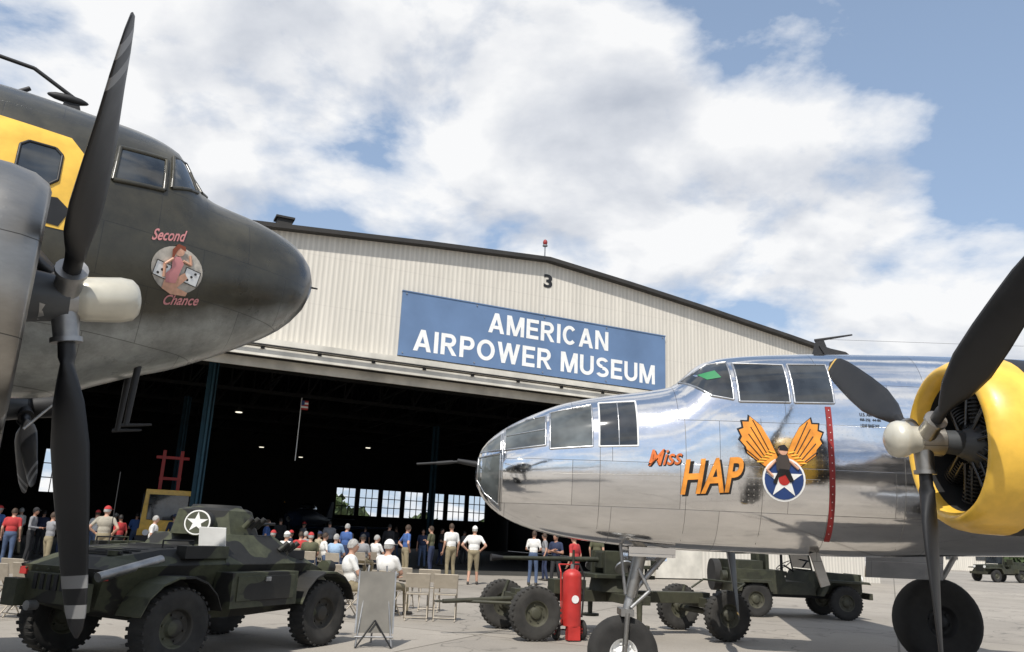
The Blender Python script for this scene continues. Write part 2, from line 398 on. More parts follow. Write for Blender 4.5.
for c,amp,wd in (((.05,.88,.475),.26,.16),((.22,.86,.47),.30,.15),((-.41,.77,.49),.16,.28),((-.12,.84,.53),.13,.16),((.14,.9,.38),.12,.12),((-.3,.88,.36),.04,.12),
               ((.42,.76,.50),-.34,.17),((.17,.78,.60),-.20,.08),((-.16,.90,.41),-.16,.09),((-.32,.84,.42),-.08,.08),((.425,.822,.379),.20,.07),((.50,.81,.27),.24,.11),((.36,.88,.30),.10,.10),((.54,.77,.35),.20,.08),((.62,.70,.38),-.1,.1)):
    c=Vector(c).normalized()
    vm=N(nt,'ShaderNodeVectorMath',operation='DISTANCE'); nt.links.new(tc,vm.inputs[0]); vm.inputs[1].default_value=c
    q=math_(nt,'DIVIDE',vm.outputs['Value'],wd); q=math_(nt,'MULTIPLY',q,q); g=math_(nt,'POWER',2.718,math_(nt,'MULTIPLY',q,-1.0)); g=math_(nt,'MULTIPLY',g,amp)
    bias=g if bias is None else math_(nt,'ADD',bias,g)
dens=math_(nt,'ADD',n1,bias)
mask=ramp(nt,dens,[(.44,0.),(.55,.55),(.70,1.)]).outputs[0]
mask=math_(nt,'MULTIPLY',mask,.95)
vo=N(nt,'ShaderNodeVectorMath',operation='ADD'); nt.links.new(cb.outputs[0],vo.inputs[0]); vo.inputs[1].default_value=(-.03,-.11,0)
n2=noise(nt,vo.outputs[0],3.0,7,.5,.15)
n2=math_(nt,'ADD',math_(nt,'MULTIPLY',math_(nt,'SUBTRACT',n2,.5),1.9),.5)
sh=math_(nt,'ADD',math_(nt,'MULTIPLY',math_(nt,'SUBTRACT',n1,n2),1.5),.70)
thick=math_(nt,'MULTIPLY',math_(nt,'SUBTRACT',dens,.66),-.8)
sh=math_(nt,'ADD',sh,thick,True)
ccol=ramp(nt,sh,[(.1,(4.4,4.7,5.3)),(.45,(6.1,6.3,6.7)),(.78,(8.2,8.2,8.2))]).outputs[0]
haze=ramp(nt,sx.outputs[2],[(0.,.75),(.30,.55),(.7,.35)]).outputs[0]
skc=mixc(nt,haze,sky.outputs[0],(4.0,5.3,7.4))
nt.links.new(mixc(nt,mask,skc,ccol),bgn.inputs[0])
sl=bpy.data.lights.new('sun','SUN'); sl.energy=4.7; sl.angle=math.radians(.5); sl.color=(1,.955,.88)
so=bpy.data.objects.new('sun',sl); S.collection.objects.link(so); so.rotation_euler=SUN.to_track_quat('Z','Y').to_euler()
# ================================================================== GROUND
def ground_mat(name,base,joint=6.0,rot=.44):
    m,nt,b=nodes(name); tc=N(nt,'ShaderNodeTexCoord').outputs['Object']
    mp=N(nt,'ShaderNodeMapping'); mp.inputs['Rotation'].default_value=(0,0,rot); nt.links.new(tc,mp.inputs[0])
    br=N(nt,'ShaderNodeTexBrick'); nt.links.new(mp.outputs[0],br.inputs['Vector']); br.offset=0; br.inputs['Scale'].default_value=1
    br.inputs['Brick Width'].default_value=joint; br.inputs['Row Height'].default_value=joint; br.inputs['Mortar Size'].default_value=.02
    br.inputs['Color1'].default_value=(.92,.92,.92,1); br.inputs['Color2'].default_value=(1.05,1.05,1.05,1); br.inputs['Mortar'].default_value=(.45,.44,.42,1)
    a=ramp(nt,noise(nt,tc,.35,8,.65),[(.3,.80),(.7,1.12)]).outputs[0]
    c=ramp(nt,noise(nt,tc,30,5,.7),[(.3,.84),(.7,1.12)]).outputs[0]
    s=ramp(nt,noise(nt,tc,1.3,3,.6,1.2),[(.60,1.),(.72,.66)]).outputs[0]
    col=mixc(nt,1.,base,br.outputs['Color'],'MULTIPLY')
    for x in(a,c,s): col=mixc(nt,1.,col,x,'MULTIPLY')
    vo=N(nt,'ShaderNodeTexVoronoi',feature='DISTANCE_TO_EDGE'); vo.inputs['Scale'].default_value=.16
    wv=N(nt,'ShaderNodeVectorMath',operation='ADD'); nt.links.new(tc,wv.inputs[0])
    nn=N(nt,'ShaderNodeTexNoise'); nn.inputs['Scale'].default_value=1.5; nt.links.new(tc,nn.inputs[0]); nt.links.new(nn.outputs[1],wv.inputs[1]); nt.links.new(wv.outputs[0],vo.inputs['Vector'])
    col=mixc(nt,1.,col,ramp(nt,vo.outputs['Distance'],[(.001,.55),(.004,1.)]).outputs[0],'MULTIPLY')
    nt.links.new(col,b.inputs['Base Color']); b.inputs['Roughness'].default_value=.85
    bump(nt,b,noise(nt,tc,60,4),.3,.01); return m
g=MB('ground'); g.add([(-2500,-2500,0),(2500,-2500,0),(2500,2500,0),(-2500,2500,0)],[(0,1,2,3)],ground_mat('apron_concrete',(.315,.285,.245))); g.obj()
GR=P('grass_field',(.07,.09,.03),.9,0,.35,.2)
g=MB('grass'); g.add([(30,105,.004),(600,80,.004),(900,900,.004),(-400,900,.004),(30,140,.004)],[(0,1,2,3,4)],GR); g.obj()
# ================================================================== HANGAR
HA=math.radians(25.5); HO=(-4.4,30,0)
def corr(name,col,period,dirt=.25,metal=0):
    m,nt,b=nodes(name); tc=N(nt,'ShaderNodeTexCoord').outputs['Object']
    sx=N(nt,'ShaderNodeSeparateXYZ'); nt.links.new(tc,sx.inputs[0])
    wv=math_(nt,'SINE',math_(nt,'MULTIPLY',sx.outputs[0],2*PI/period))
    cb=N(nt,'ShaderNodeMapping'); cb.inputs['Scale'].default_value=(1.2,1.2,.12); nt.links.new(tc,cb.inputs[0])
    st=ramp(nt,noise(nt,cb.outputs[0],1.6,6,.7),[(.3,1-dirt),(.7,1.05)]).outputs[0]
    gr=ramp(nt,wv,[(0.,.86),(.5,1.)]).outputs[0]
    lap=math_(nt,'FRACT',math_(nt,'DIVIDE',sx.outputs[2],1.9)); lp=ramp(nt,lap,[(.0,.88),(.02,1.)]).outputs[0]
    col=mixc(nt,1.,col,st,'MULTIPLY'); col=mixc(nt,1.,col,gr,'MULTIPLY'); col=mixc(nt,1.,col,lp,'MULTIPLY')
    nt.links.new(col,b.inputs['Base Color']); b.inputs['Roughness'].default_value=.65
    bump(nt,b,wv,.3,.02); return m
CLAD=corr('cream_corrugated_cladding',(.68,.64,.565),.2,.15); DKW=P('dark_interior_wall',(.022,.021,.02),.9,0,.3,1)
TRUSS=P('dark_truss_steel',(.016,.015,.014),.8,0,.3,2); ROOF=P('dark_roof_edge',(.03,.028,.026),.8,0,.3,2); BEAM=P('header_beam_cream',(.60,.57,.50),.6,0,.25,1.2)
h=MB('aircraft_hangar')
RP=[(-17,10.9),(-11.5,11.5),(-5.6,12.02),(1,12.58),(6.4,12.97),(10.5,12.6),(14.7,12.16),(20,11.55),(25.5,10.85)]
def rz(x):
    for a,b in zip(RP[:-1],RP[1:]):
        if a[0]<=x<=b[0]: return a[1]+(b[1]-a[1])*(x-a[0])/(b[0]-a[0])
OPL,OPR,HZ=-15.5,14.5,7.75
for a,b in zip(RP[:-1],RP[1:]):
    x0,x1=a[0],b[0]
    h.prism([(x0,HZ),(x1,HZ),(x1,b[1]),(x0,a[1])],0,.25,CLAD)
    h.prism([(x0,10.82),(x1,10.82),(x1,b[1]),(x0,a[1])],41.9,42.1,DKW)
    h.prism([(x0,a[1]+.002),(x1,b[1]+.002),(x1,b[1]+.17),(x0,a[1]+.17)],-.35,42.4,ROOF)
h.prism([(OPR,0),(25.5,0),(25.5,HZ-.002),(OPR,HZ-.002)],0,.25,CLAD); h.prism([(-17,0),(OPL,0),(OPL,HZ-.002),(-17,HZ-.002)],0,.25,CLAD)
h.box((-.5,-.28,7.72),(30.2,.5,.28),BEAM); h.box((-.5,-.45,7.38),(30.2,.10,.30),BEAM); h.box((-.5,-.15,7.38),(30.2,.10,.34),TRUSS); h.box((-.5,-.62,7.60),(30.2,.05,.06),TRUSS)
h.box((-.5,.3,7.2),(30.2,.08,.5),BEAM)
for i in range(16): h.box((-15+i*2,-.3,7.52),(.12,.55,.1),TRUSS)
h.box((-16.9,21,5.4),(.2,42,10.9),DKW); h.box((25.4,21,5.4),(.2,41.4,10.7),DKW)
yb=42
wins=[(-14,-12,3.2,6.4)]+[(8.6+i*2.1,10.3+i*2.1,2.6,4.9) for i in range(7)]
xs=-17
for x0,x1,z0,z1 in wins+[(25.5,25.5,0,0)]:
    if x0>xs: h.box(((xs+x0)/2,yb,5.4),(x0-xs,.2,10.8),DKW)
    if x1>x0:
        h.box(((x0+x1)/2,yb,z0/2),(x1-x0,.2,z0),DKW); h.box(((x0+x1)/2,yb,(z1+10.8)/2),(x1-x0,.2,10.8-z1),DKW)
        for k in(1,2): h.box((x0+(x1-x0)*k/3,yb,(z0+z1)/2),(.06,.08,z1-z0),TRUSS)
        for k in(1,2): h.box(((x0+x1)/2,yb-.06,z0+(z1-z0)*k/3),(x1-x0,.05,.07),TRUSS)
    xs=x1
for j in range(6):
    y=3.2+j*6.6
    h.box((4.25,y,8.6),(42,.16,.18),TRUSS)
    n=20
    for i in range(n):
        x0=-16.6+i*41.8/n; x1=x0+41.8/n
        h.cyl((x0,y,8.65),(x1,y,rz(x1)-.15),.06,.06,TRUSS,6); h.cyl((x1,y,rz(x1)-.15),(x1,y,8.65),.05,.05,TRUSS,6)
for i in range(13): h.box((-15+i*3.2,21,8.8),(.1,41,.14),TRUSS)
LAMP=P('lit_lamp',(1,.93,.75),.5,0,0,1,emit=1.4)
for x,y in((-4,12),(6,24),(0,30),(4,36)):
    h.cyl((x,y,7.0),(x,y,6.8),.1,.22,TRUSS,12); h.cyl((x,y,6.79),(x,y,6.76),.16,.16,LAMP,12); h.cyl((x,y,7.0),(x,y,8.6),.01,.01,TRUSS,5)
TEAL=P('teal_steel_column',(.02,.075,.11),.6,.1,.3,2)
for x,y in((-5.9,6.5),(-5.9,20),(10,22)):
    h.box((x,y,4.2),(.4,.06,8.4),TEAL); h.box((x,y-.25,4.2),(.08,.44,8.38),TEAL); h.box((x+.17,y,4.2),(.06,.45,8.36),TEAL)
for k in range(3): h.box((13.2-.2*k,-.42+.16*k+.3,3.6),(2.4,.07,7.1),BEAM)
h.box((-4.6,.8,12.55),(.55,.5,.5),ROOF); h.box((-4.6,.8,12.85),(.7,.65,.08),ROOF)
h.cyl((6.35,.1,13.1),(6.35,.1,13.85),.03,.03,STEEL,8); h.sph((6.35,.1,13.92),(.1,.1,.14),DRED); h.cyl((6.35,.1,13.75),(6.35,.1,13.8),.11,.11,STEEL,10)
vs,fs=text2d('3',6.28,11.85,.42,.6,.03); h.add([(x,-.02,z) for x,z in vs],fs,BLK)
h.obj(HO,HA)
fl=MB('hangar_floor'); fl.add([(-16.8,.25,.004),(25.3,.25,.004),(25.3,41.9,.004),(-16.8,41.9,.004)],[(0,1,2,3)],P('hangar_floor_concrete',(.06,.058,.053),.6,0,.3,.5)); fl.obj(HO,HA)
sg=MB('museum_sign')
SB=P('faded_blue_vinyl',(.115,.19,.33),.6,0,.16,.6)
sg.box((6.3,-.08,9.3),(12.5,.1,2.6),SB)
for z in(8.02,10.58): sg.box((6.3,-.09,z),(12.54,.13,.04),SB)
signtext(sg,'AMERICAN',3.75,9.46,5.75,.84,-.135,WHITE); signtext(sg,'AIRPOWER MUSEUM',.62,8.27,11.35,.86,-.135,WHITE)
for x in(.2,3.2,6.3,9.4,12.4):
    for z in(8.12,10.48): sg.cyl((x,-.13,z),(x,-.16,z),.03,.03,STEEL,8)
sg.obj(HO,HA)
fg=MB('hanging_flag'); fg.cyl((-2.2,6,4.2),(-2.2,6,6.9),.02,.02,WHITE,6)
for i in range(5): fg.box((-2.05,6.0,6.75-.08*i),(.3,.03,.079),RED if i%2==0 else WHITE)
fg.box((-2.13,5.97,6.68),(.13,.04,.2),BLUE); fg.obj(HO,HA)
tr=MB('yellow_airport_truck')
tr.box((0,0,1.0),(2.3,4.4,.5),YEL); tr.box((0,-.9,2.1),(2.2,2.2,1.75),YEL,None,(.92,.94)); tr.box((0,-2.0,2.2),(1.7,.1,1.1),GLS); tr.box((1.07,-.9,2.25),(.1,1.6,1.1),GLS); tr.box((-1.07,-.9,2.25),(.1,1.6,1.1),GLS)
tr.box((0,-2.25,.8),(2.4,.15,.35),BLK); tr.box((0,1.3,1.7),(2.1,1.7,.9),RED)
for x in(-.8,.8): tr.cyl((x,-2.33,1.1),(x,-2.38,1.1),.13,.13,WHITE,14)
for x in(-1,1):
    for y in(-1.3,1.4): tyre(tr,(x,y,.5),(1,0,0),.5,.3,RUB,STEEL)
for x in(-.5,.3): tr.box((x,.9,3.5),(.16,.16,2.9),RED)
tr.box((-.1,.9,4.6),(1.5,.14,.14),RED); tr.box((-.1,.9,3.6),(1.0,.14,.14),RED)
def hp(x,y):
    return Vector((HO[0]+x*math.cos(HA)-y*math.sin(HA),HO[1]+x*math.sin(HA)+y*math.cos(HA),0))
p=hp(-6.7,9.5); to=tr.obj(p,HA-.05,.02); to.scale=(.92,.92,.92)
ac=MB('parked_trainer_aircraft'); NAV=P('navy_blue_paint',(.02,.035,.07),.4,0,.2)
fuselage(ac,[(-4,1.9,2.1,.08,2),(-2,1.5,2.4,.4,2),(0,1.3,2.7,.55,2),(2.2,1.3,2.5,.6,2),(2.6,1.5,2.3,.3,2)],NAV,24,.4)
wing(ac,[(-6,.6,-.3,1.6,.1),(0,1.4,-1.0,1.4,.3),(6,.6,-.3,1.6,.1)],NAV); wing(ac,[(-2,-3.4,-4,2.1,.05),(2,-3.4,-4,2.1,.05)],NAV)
ac.prism([(-3.2,2),(-4.1,3.3),(-4.5,3.3),(-4.4,2)],-.05,.05,NAV); ac.sph((-.1,0,2.65),(1.3,.35,.4),GLS)
propeller(ac,(2.75,0,1.9),1,.05,1.2,(20,200),BLK,YEL,STEEL,.18,1,[(.9,1.01)])
for y in(-1.3,1.3): tyre(ac,(.9,y,.35),(0,1,0),.35,.2,RUB,STEEL); ac.cyl((.9,y,.35),(.7,y,1.4),.05,.06,STEEL,8)
ac.cyl((-3.6,0,.2),(-3.4,0,2),.04,.05,STEEL); tyre(ac,(-3.6,0,.15),(0,1,0),.15,.1,RUB,STEEL)
ac.obj(hp(3,27),HA-2.2)
# ================================================================== B-25
b=MB('twin_engine_bomber_silver')
fuselage(b,[(-.345,2.19,2.29,.03,2.0),(-.33,2.08,2.38,.13,2.0),(-.27,1.96,2.5,.24,2.0),(-.15,1.83,2.63,.34,2.0),(.03,1.72,2.76,.42,2.05),(.3,1.62,2.90,.50,2.1),(.65,1.55,3.04,.57,2.15),
 (1.1,1.50,3.14,.63,2.25),(1.6,1.47,3.22,.67,2.3),(1.86,1.465,3.28,.69,2.35),(2.2,1.46,3.56,.70,2.4),(2.45,1.46,3.64,.71,2.4),(3.0,1.46,3.70,.72,2.45),(3.7,1.465,3.74,.73,2.5),(5,1.52,3.77,.73,2.5),(7,1.6,3.78,.72,2.5),(9,1.8,3.6,.68,2.4),(12,2.2,3.4,.45,2.2),(15.2,2.6,3.3,.2,2),(15.8,2.8,3.2,.08,2)],ALU,72)
sk=Skin(b)
FR=ALUW
for q in ([(-.02,2.44),(.42,2.50),(.42,2.84),(.2,2.79),(-.02,2.68)],[(.47,2.46),(.92,2.50),(.92,2.98),(.47,2.88)],[(-.06,1.86),(-.06,2.40),(-.30,2.36),(-.31,2.12),(-.22,1.98)],[(-.06,2.44),(-.06,2.63),(-.2,2.52),(-.28,2.42)]):
    sk.window(q,GLN,FR,.011)
sk.window([(.99,2.50),(1.40,2.52),(1.40,3.03),(1.0,3.0)],GLS,WHITE,.010)
sk.outline([(1.2,2.51),(1.2,3.02)],FR,.007,.008,-1,False); sk.outline([(.0,2.60),(.42,2.68)],FR,.006,.008,-1,False)
sk.window([(1.93,3.30),(2.20,3.10),(2.43,3.06),(2.43,3.53),(2.22,3.50)],GLS,FR,.012)
sk.window([(2.49,3.04),(3.03,3.05),(3.03,3.50),(2.49,3.51)],GLS,FR,.013)
sk.window([(3.08,3.05),(3.50,3.06),(3.50,3.52),(3.08,3.51)],GLS,FR,.013)
GRN=P('green_headrest',(.02,.20,.07),.6); sk.poly([(2.1,3.36),(2.28,3.41),(2.33,3.32),(2.18,3.29)],GRN,.009)
sk.poly([(3.40,1.62),(3.46,1.62),(3.455,3.02),(3.395,3.02)],DRED,.006)
for i in range(17): sk.poly(circ(3.428,1.7+i*.08,.005,8),WHITE,.009)
for dx,dz,mt,o,bo in((.018,-.02,BLK,.005,.05),(0,0,ORA,.009,.02)):
    vs,fs=text2d('HAP',1.84+dx,2.03+dz,.66,.36,bo,.25); vs=[(x,z+(x-1.84)*.09) for x,z in vs]; sk.decal(vs,fs,mt,o)
    vs,fs=text2d('Miss',1.50+dx*.6,2.31+dz*.6,.36,.17,bo*.5,.35); vs=[(x,z+(x-1.5)*.09) for x,z in vs]; sk.decal(vs,fs,BLK if mt is BLK else ORD,o)
for x0,z0,t,ww in((3.76,2.93,'U.S. AIR FORCE',.26),(3.76,2.87,'RB-25J  44-86',.22),(3.76,2.81,'USAF BASE NY',.2)):
    vs,fs=text2d(t,x0,z0,ww,.038,.01); sk.decal(vs,fs,BLK,.006)
EX,EZ=2.90,2.30
for sd in(-1,1):
    base=[(.0,.0),(.06,.14),(.12,.28),(.20,.42),(.32,.52),(.33,.46),(.40,.46),(.39,.39),(.44,.37),(.41,.30),(.43,.26),(.37,.19),(.36,.13),(.28,.07),(.18,.0),(.08,-.06)]
    pl=[(EX+sd*x,EZ+.06+z) for x,z in base]; sk.poly([(EX+(x-EX)*1.05,EZ+.06+(z-EZ-.06)*1.05-.005) for x,z in pl],BLK,.005); sk.poly(pl,ORA,.008)
    for k in range(5):
        a=(EX+sd*(.12+.03*k),EZ+.20-.02*k); c=(EX+sd*(.29+.025*k),EZ+.54-.075*k)
        sk.outline([a,c],BLK,.005,.010,-1,False)
    for k in range(5): sk.outline([(EX+sd*(.07+.03*k),EZ+.20-.025*k),(EX+sd*(.14+.03*k),EZ+.22-.03*k)],YEL,.007,.010,-1,False)
CX,CZ=EX+.02,EZ-.07
sk.poly(circ(CX,CZ,.225),WHITE,.010); sk.poly(circ(CX,CZ,.205),BLUE,.013); sk.poly(star(CX,CZ,.2),WHITE,.016); sk.poly(circ(CX,CZ,.06),RED,.019)
sk.poly([(EX-.06,EZ+.02),(EX-.07,EZ+.13),(EX-.02,EZ+.19),(EX+.06,EZ+.18),(EX+.09,EZ+.08),(EX+.06,EZ+.0)],P('painted_jacket',(.05,.04,.035),.5),.022)
sk.poly([(EX-.10,EZ-.10),(EX-.03,EZ+.04),(EX+.07,EZ+.03),(EX+.12,EZ-.08),(EX+.08,EZ-.10),(EX+.03,EZ-.02),(EX-.04,EZ-.05),(EX-.06,EZ-.12)],BLK,.023)
sk.poly(circ(EX+.015,EZ+.225,.045,14),FLESH,.024); sk.poly([(EX-.03,EZ+.23),(EX-.02,EZ+.28),(EX+.03,EZ+.29),(EX+.065,EZ+.25),(EX+.06,EZ+.225)],BLK,.027)
sk.outline([(EX-.07,EZ+.12),(EX-.16,EZ+.02),(EX-.1,EZ-.04)],FLESH,.014,.02,-1,False); sk.outline([(EX+.08,EZ+.12),(EX+.17,EZ+.04)],FLESH,.014,.02,-1,False)
for x in(1.0,1.9,2.7,4.2):
    pts=[(x,1.56+i*.1) for i in range(14)]; sk.outline(pts,ALUD,.003,.001,-1,False)
sk.outline([(.5,2.2),(1.8,2.22),(3.3,2.24)],ALUD,.003,.001,-1,False); sk.outline([(-.04,1.72),(-.04,2.72)],FR,.012,.004,-1,False)
b.cyl((-.3,-.02,2.30),(-.55,-.06,2.33),.035,.025,MBLK,12); b.cyl((-.5,-.05,2.325),(-1.0,-.12,2.27),.015,.013,MBLK,10); b.cyl((-.6,-.06,2.315),(-.78,-.09,2.29),.021,.021,MBLK,10)
b.prism([(3.55,3.72),(3.62,3.95),(3.7,3.95),(3.78,3.72)],-.012,.012,MBLK); b.cyl((3.6,0,3.93),(4.05,0,4.02),.018,.01,MBLK,8); b.prism([(3.72,3.72),(3.64,3.86),(3.95,3.80),(4.05,3.72)],-.03,.03,MBLK); b.tube([(3.66,0,3.95),(9,0,4.0),(15,-1.,4.6)],.002,MBLK,4)
wing(b,[(-10.2,6.2,7.6,3.35,.16),(-2.95,4.75,7.8,2.75,.5),(0,4.55,7.95,2.5,.55),(2.95,4.75,7.8,2.75,.5),(10.2,6.2,7.6,3.35,.16)],ALU)
wing(b,[(-3.4,14.2,15.6,3.2,.14),(3.4,14.2,15.6,3.2,.14)],ALU)
for y in(-3.4,3.4): b.prism([(14.2,2.3),(14.0,3.2),(14.5,4.6),(15.4,4.7),(15.9,3.4),(15.7,2.2)],y-.05,y+.05,ALU)
RING=[(.40,YEL),(.66,BLK),(9,ALU)]
for y,angs in((-2.95,(60,180,300)),(2.95,(40,160,280))):
    engine_cowl(b,(3.42,y,2.38),-1,.675,1.3,RING,inner,.40)
    b.lathe((4.72,y,2.38),(1,0,0),[(0,.63),(.8,.66),(2.2,.6),(3.8,.35),(5,.08)],ALU,32)
    propeller(b,(3.25,y,2.40),-1,.0,1.95,angs,BLK,YEL,ALUD,.29,-1,[(.955,.975)])
    b.lathe((3.25,y,2.40),(-1,0,0),[(.02,.105),(.1,.11),(.14,.14),(.2,.145),(.24,.13),(.27,.09),(.29,.05),(.295,.002)],CREAM,24)
    b.cyl((3.27,y,2.4),(3.55,y,2.39),.08,.10,inner['case'],16)
    b.cyl((6.0,y,2.0),(6.25,y,1.0),.10,.09,ALUD,14); b.cyl((6.25,y,1.0),(6.3,y,.62),.065,.065,STEEL,12); b.cyl((6.3,y-.02,.6),(6.3,y+.3,.6),.05,.05,STEEL,10)
    tyre(b,(6.3,y+.0,.60),(0,1,0),.60,.42,RUB,MBLK,.38); b.cyl((6.9,y,1.9),(6.3,y+.12,.9),.04,.04,STEEL,8)
    b.box((5.7,y-.42,1.55),(1.1,.03,.75),ALU,Matrix.Rotation(.2,3,'X'))
b.cyl((1.55,0,1.5),(1.42,0,.95),.075,.07,ALUD,14); b.cyl((1.42,0,.95),(1.36,0,.72),.05,.05,STEEL,12)
b.box((1.37,0,.79),(.14,.34,.07),ALUD)
for y in(-.15,.15): b.cyl((1.37,y,.79),(1.34,y,.38),.032,.028,ALUD,8)
b.cyl((1.34,-.17,.38),(1.34,.17,.38),.03,.03,STEEL,10); tyre(b,(1.34,0,.375),(0,1,0),.375,.24,RUB,WHITE,.40)
b.cyl((1.9,0,1.5),(1.45,0,1.0),.03,.03,STEEL,8); b.cyl((1.30,-.06,1.5),(1.36,-.05,.98),.018,.018,STEEL,8); b.cyl((1.5,-.07,1.25),(1.62,-.07,1.02),.02,.02,STEEL,8); b.cyl((1.62,-.07,1.02),(1.42,-.07,.84),.02,.02,STEEL,8)
b.box((1.62,-.24,1.43),(.5,.02,.10),ALU,Matrix.Rotation(.12,3,'X')); b.box((1.62,.24,1.40),(.5,.02,.14),ALU,Matrix.Rotation(-.12,3,'X'))
b.box((3.42,-.25,1.33),(.10,.03,.36),ALUD,Matrix.Rotation(-.3,3,'Y'))
b.obj((0,9.2,0),0)
# ================================================================== C-47
c=MB('twin_engine_transport_olive')
st=[(0,3.86,3.92,.03,2),(-.02,3.76,4.0,.12,2),(-.08,3.62,4.12,.25,2),(-.27,3.40,4.28,.45,2),(-.64,3.16,4.40,.66,2.05),(-1.1,2.92,4.48,.83,2.1),(-1.24,2.86,4.55,.87,2.15),(-1.47,2.78,4.86,.94,2.2),(-1.75,2.66,4.95,1.02,2.2),(-2.15,2.50,4.99,1.10,2.15),(-2.9,2.42,5.04,1.17,2.1),(-4,2.36,5.02,1.20,2.05),(-8,1.95,4.6,1.2,2.05),(-12,1.7,4.0,.95,2),(-16,1.65,3.1,.45,2),(-18.2,1.8,2.5,.12,2)]
fuselage(c,st,OLIVE,72); sk=Skin(c)
sk.window([(-1.99,4.14),(-1.60,4.19),(-1.60,4.52),(-1.97,4.48)],GLS,OLIVE,.02); sk.window([(-1.54,4.24),(-1.30,4.34),(-1.42,4.62),(-1.54,4.60)],GLS,OLIVE,.016)
sk.window([(-1.36,4.64),(-1.24,4.42),(-1.17,4.44),(-1.30,4.70)],GLS,OLIVE,.014)
sk.poly([(-2.20,3.62),(-2.12,3.76),(-2.12,4.18),(-2.32,4.42),(-4.2,4.52),(-4.2,3.62)],YEL,.005)
for x in(-2.50,-3.3,-4.0): sk.window([(x-.14,4.0),(x-.09,3.95),(x+.09,3.95),(x+.14,4.0),(x+.14,4.22),(x+.09,4.27),(x-.09,4.27),(x-.14,4.22)],GLS,BLK,.012,(-1,),.010)
sk.poly([(-2.62,3.66),(-2.3,3.64),(-2.24,3.78),(-2.34,3.86),(-2.62,3.82)],BLK,.009)
AX,AZ=-1.40,3.55
PW=P('faded_cream_disc',(.46,.42,.36),.5,0,.35,14)
sk.poly(circ(AX,AZ,.21,28,.19),PW,.006)
for dx in(-.12,.12):
    q=[(AX+dx-.07,AZ-.08),(AX+dx+.05,AZ-.1),(AX+dx+.07,AZ+.02),(AX+dx-.05,AZ+.04)]
    sk.poly(q,WHITE,.009); sk.outline(q,BLK,.003,.011)
    for k in range(3): sk.poly(circ(AX+dx-.03+.03*k,AZ-.06+.03*k,.011,8),BLK,.012)
HRD=P('hair_red',(.22,.05,.02),.6); PINK=P('pink_lettering',(.62,.25,.25),.5)
sk.poly([(AX-.10,AZ-.17),(AX-.02,AZ-.20),(AX+.10,AZ-.19),(AX+.11,AZ-.16),(AX+.02,AZ-.14),(AX+.09,AZ-.05),(AX+.06,AZ-.01),(AX-.02,AZ-.08),(AX-.09,AZ-.10)],FLESH,.015)
sk.poly([(AX-.08,AZ-.12),(AX-.0,AZ-.11),(AX+.02,AZ-.02),(AX+.04,AZ+.06),(AX+.0,AZ+.11),(AX-.06,AZ+.09),(AX-.05,AZ+.0),(AX-.09,AZ-.05)],PINK,.018)
sk.outline([(AX-.05,AZ+.08),(AX-.11,AZ+.02),(AX-.10,AZ-.08)],FLESH,.012,.018,-1,False); sk.outline([(AX+.03,AZ+.08),(AX+.10,AZ+.06),(AX+.08,AZ+.14)],FLESH,.011,.018,-1,False)
sk.poly(circ(AX-.01,AZ+.15,.04,14),FLESH,.020); sk.poly([(AX-.06,AZ+.05),(AX-.07,AZ+.15),(AX-.03,AZ+.21),(AX+.03,AZ+.20),(AX+.04,AZ+.16),(AX-.01,AZ+.18),(AX-.035,AZ+.14)],HRD,.022)
vs,fs=text2d('Second',AX-.24,AZ+.19,.27,.10,.02,.3); sk.decal([(x,z+(x-AX+.2)*.25) for x,z in vs],fs,PINK,.007)
vs,fs=text2d('Chance',AX-.06,AZ-.30,.28,.08,.02,.3); sk.decal([(x,z+(x-AX+.1)*.2) for x,z in vs],fs,PINK,.007)
c.prism([(-2.25,5.0),(-2.32,5.22),(-2.42,5.22),(-2.45,5.0)],-.015,.015,MBLK); c.sph((-2.4,0,5.2),(.17,.04,.04),MBLK); c.tube([(-2.35,0,5.22),(-2.7,0,5.40),(-4,0,5.5)],.018,MBLK); c.cyl((-2.9,0,5.03),(-2.7,0,5.2),.03,.02,MBLK)
c.prism([(-2.4,5.02),(-3.4,5.04),(-3.4,5.10),(-2.55,5.10)],-.03,.03,MBLK)
for y in(-.28,.28): c.cyl((-1.5,y,2.82),(-1.52,y,2.30),.03,.022,MBLK,8); c.cyl((-1.56,y,2.30),(-1.32,y,2.33),.016,.010,MBLK,8)
c.cyl((-1.95,-.2,2.58),(-2.25,-.25,2.2),.012,.012,STEEL,6)
c.cyl((-.02,0,3.9),(.08,0,3.9),.012,.008,MBLK,8)
wing(c,[(-14.3,-6.6,-7.6,3.2,.1),(-2.82,-3.7,-8.0,2.35,.55),(0,-3.6,-8.0,2.45,.6),(2.82,-3.7,-8.0,2.35,.55),(14.3,-6.6,-7.6,3.2,.1)],OLIVE)
wing(c,[(-4,-16.6,-17.9,2.6,.1),(0,-15.6,-18,2.5,.22),(4,-16.6,-17.9,2.6,.1)],OLIVE); c.prism([(-14.8,3.2),(-16.6,5.0),(-17.8,5.1),(-18.3,2.4)],-.07,.07,OLIVE)
c.cyl((-16.6,0,1.7),(-16.9,0,.3),.05,.05,STEEL); tyre(c,(-16.95,0,.27),(0,1,0),.27,.15,RUB,STEEL)
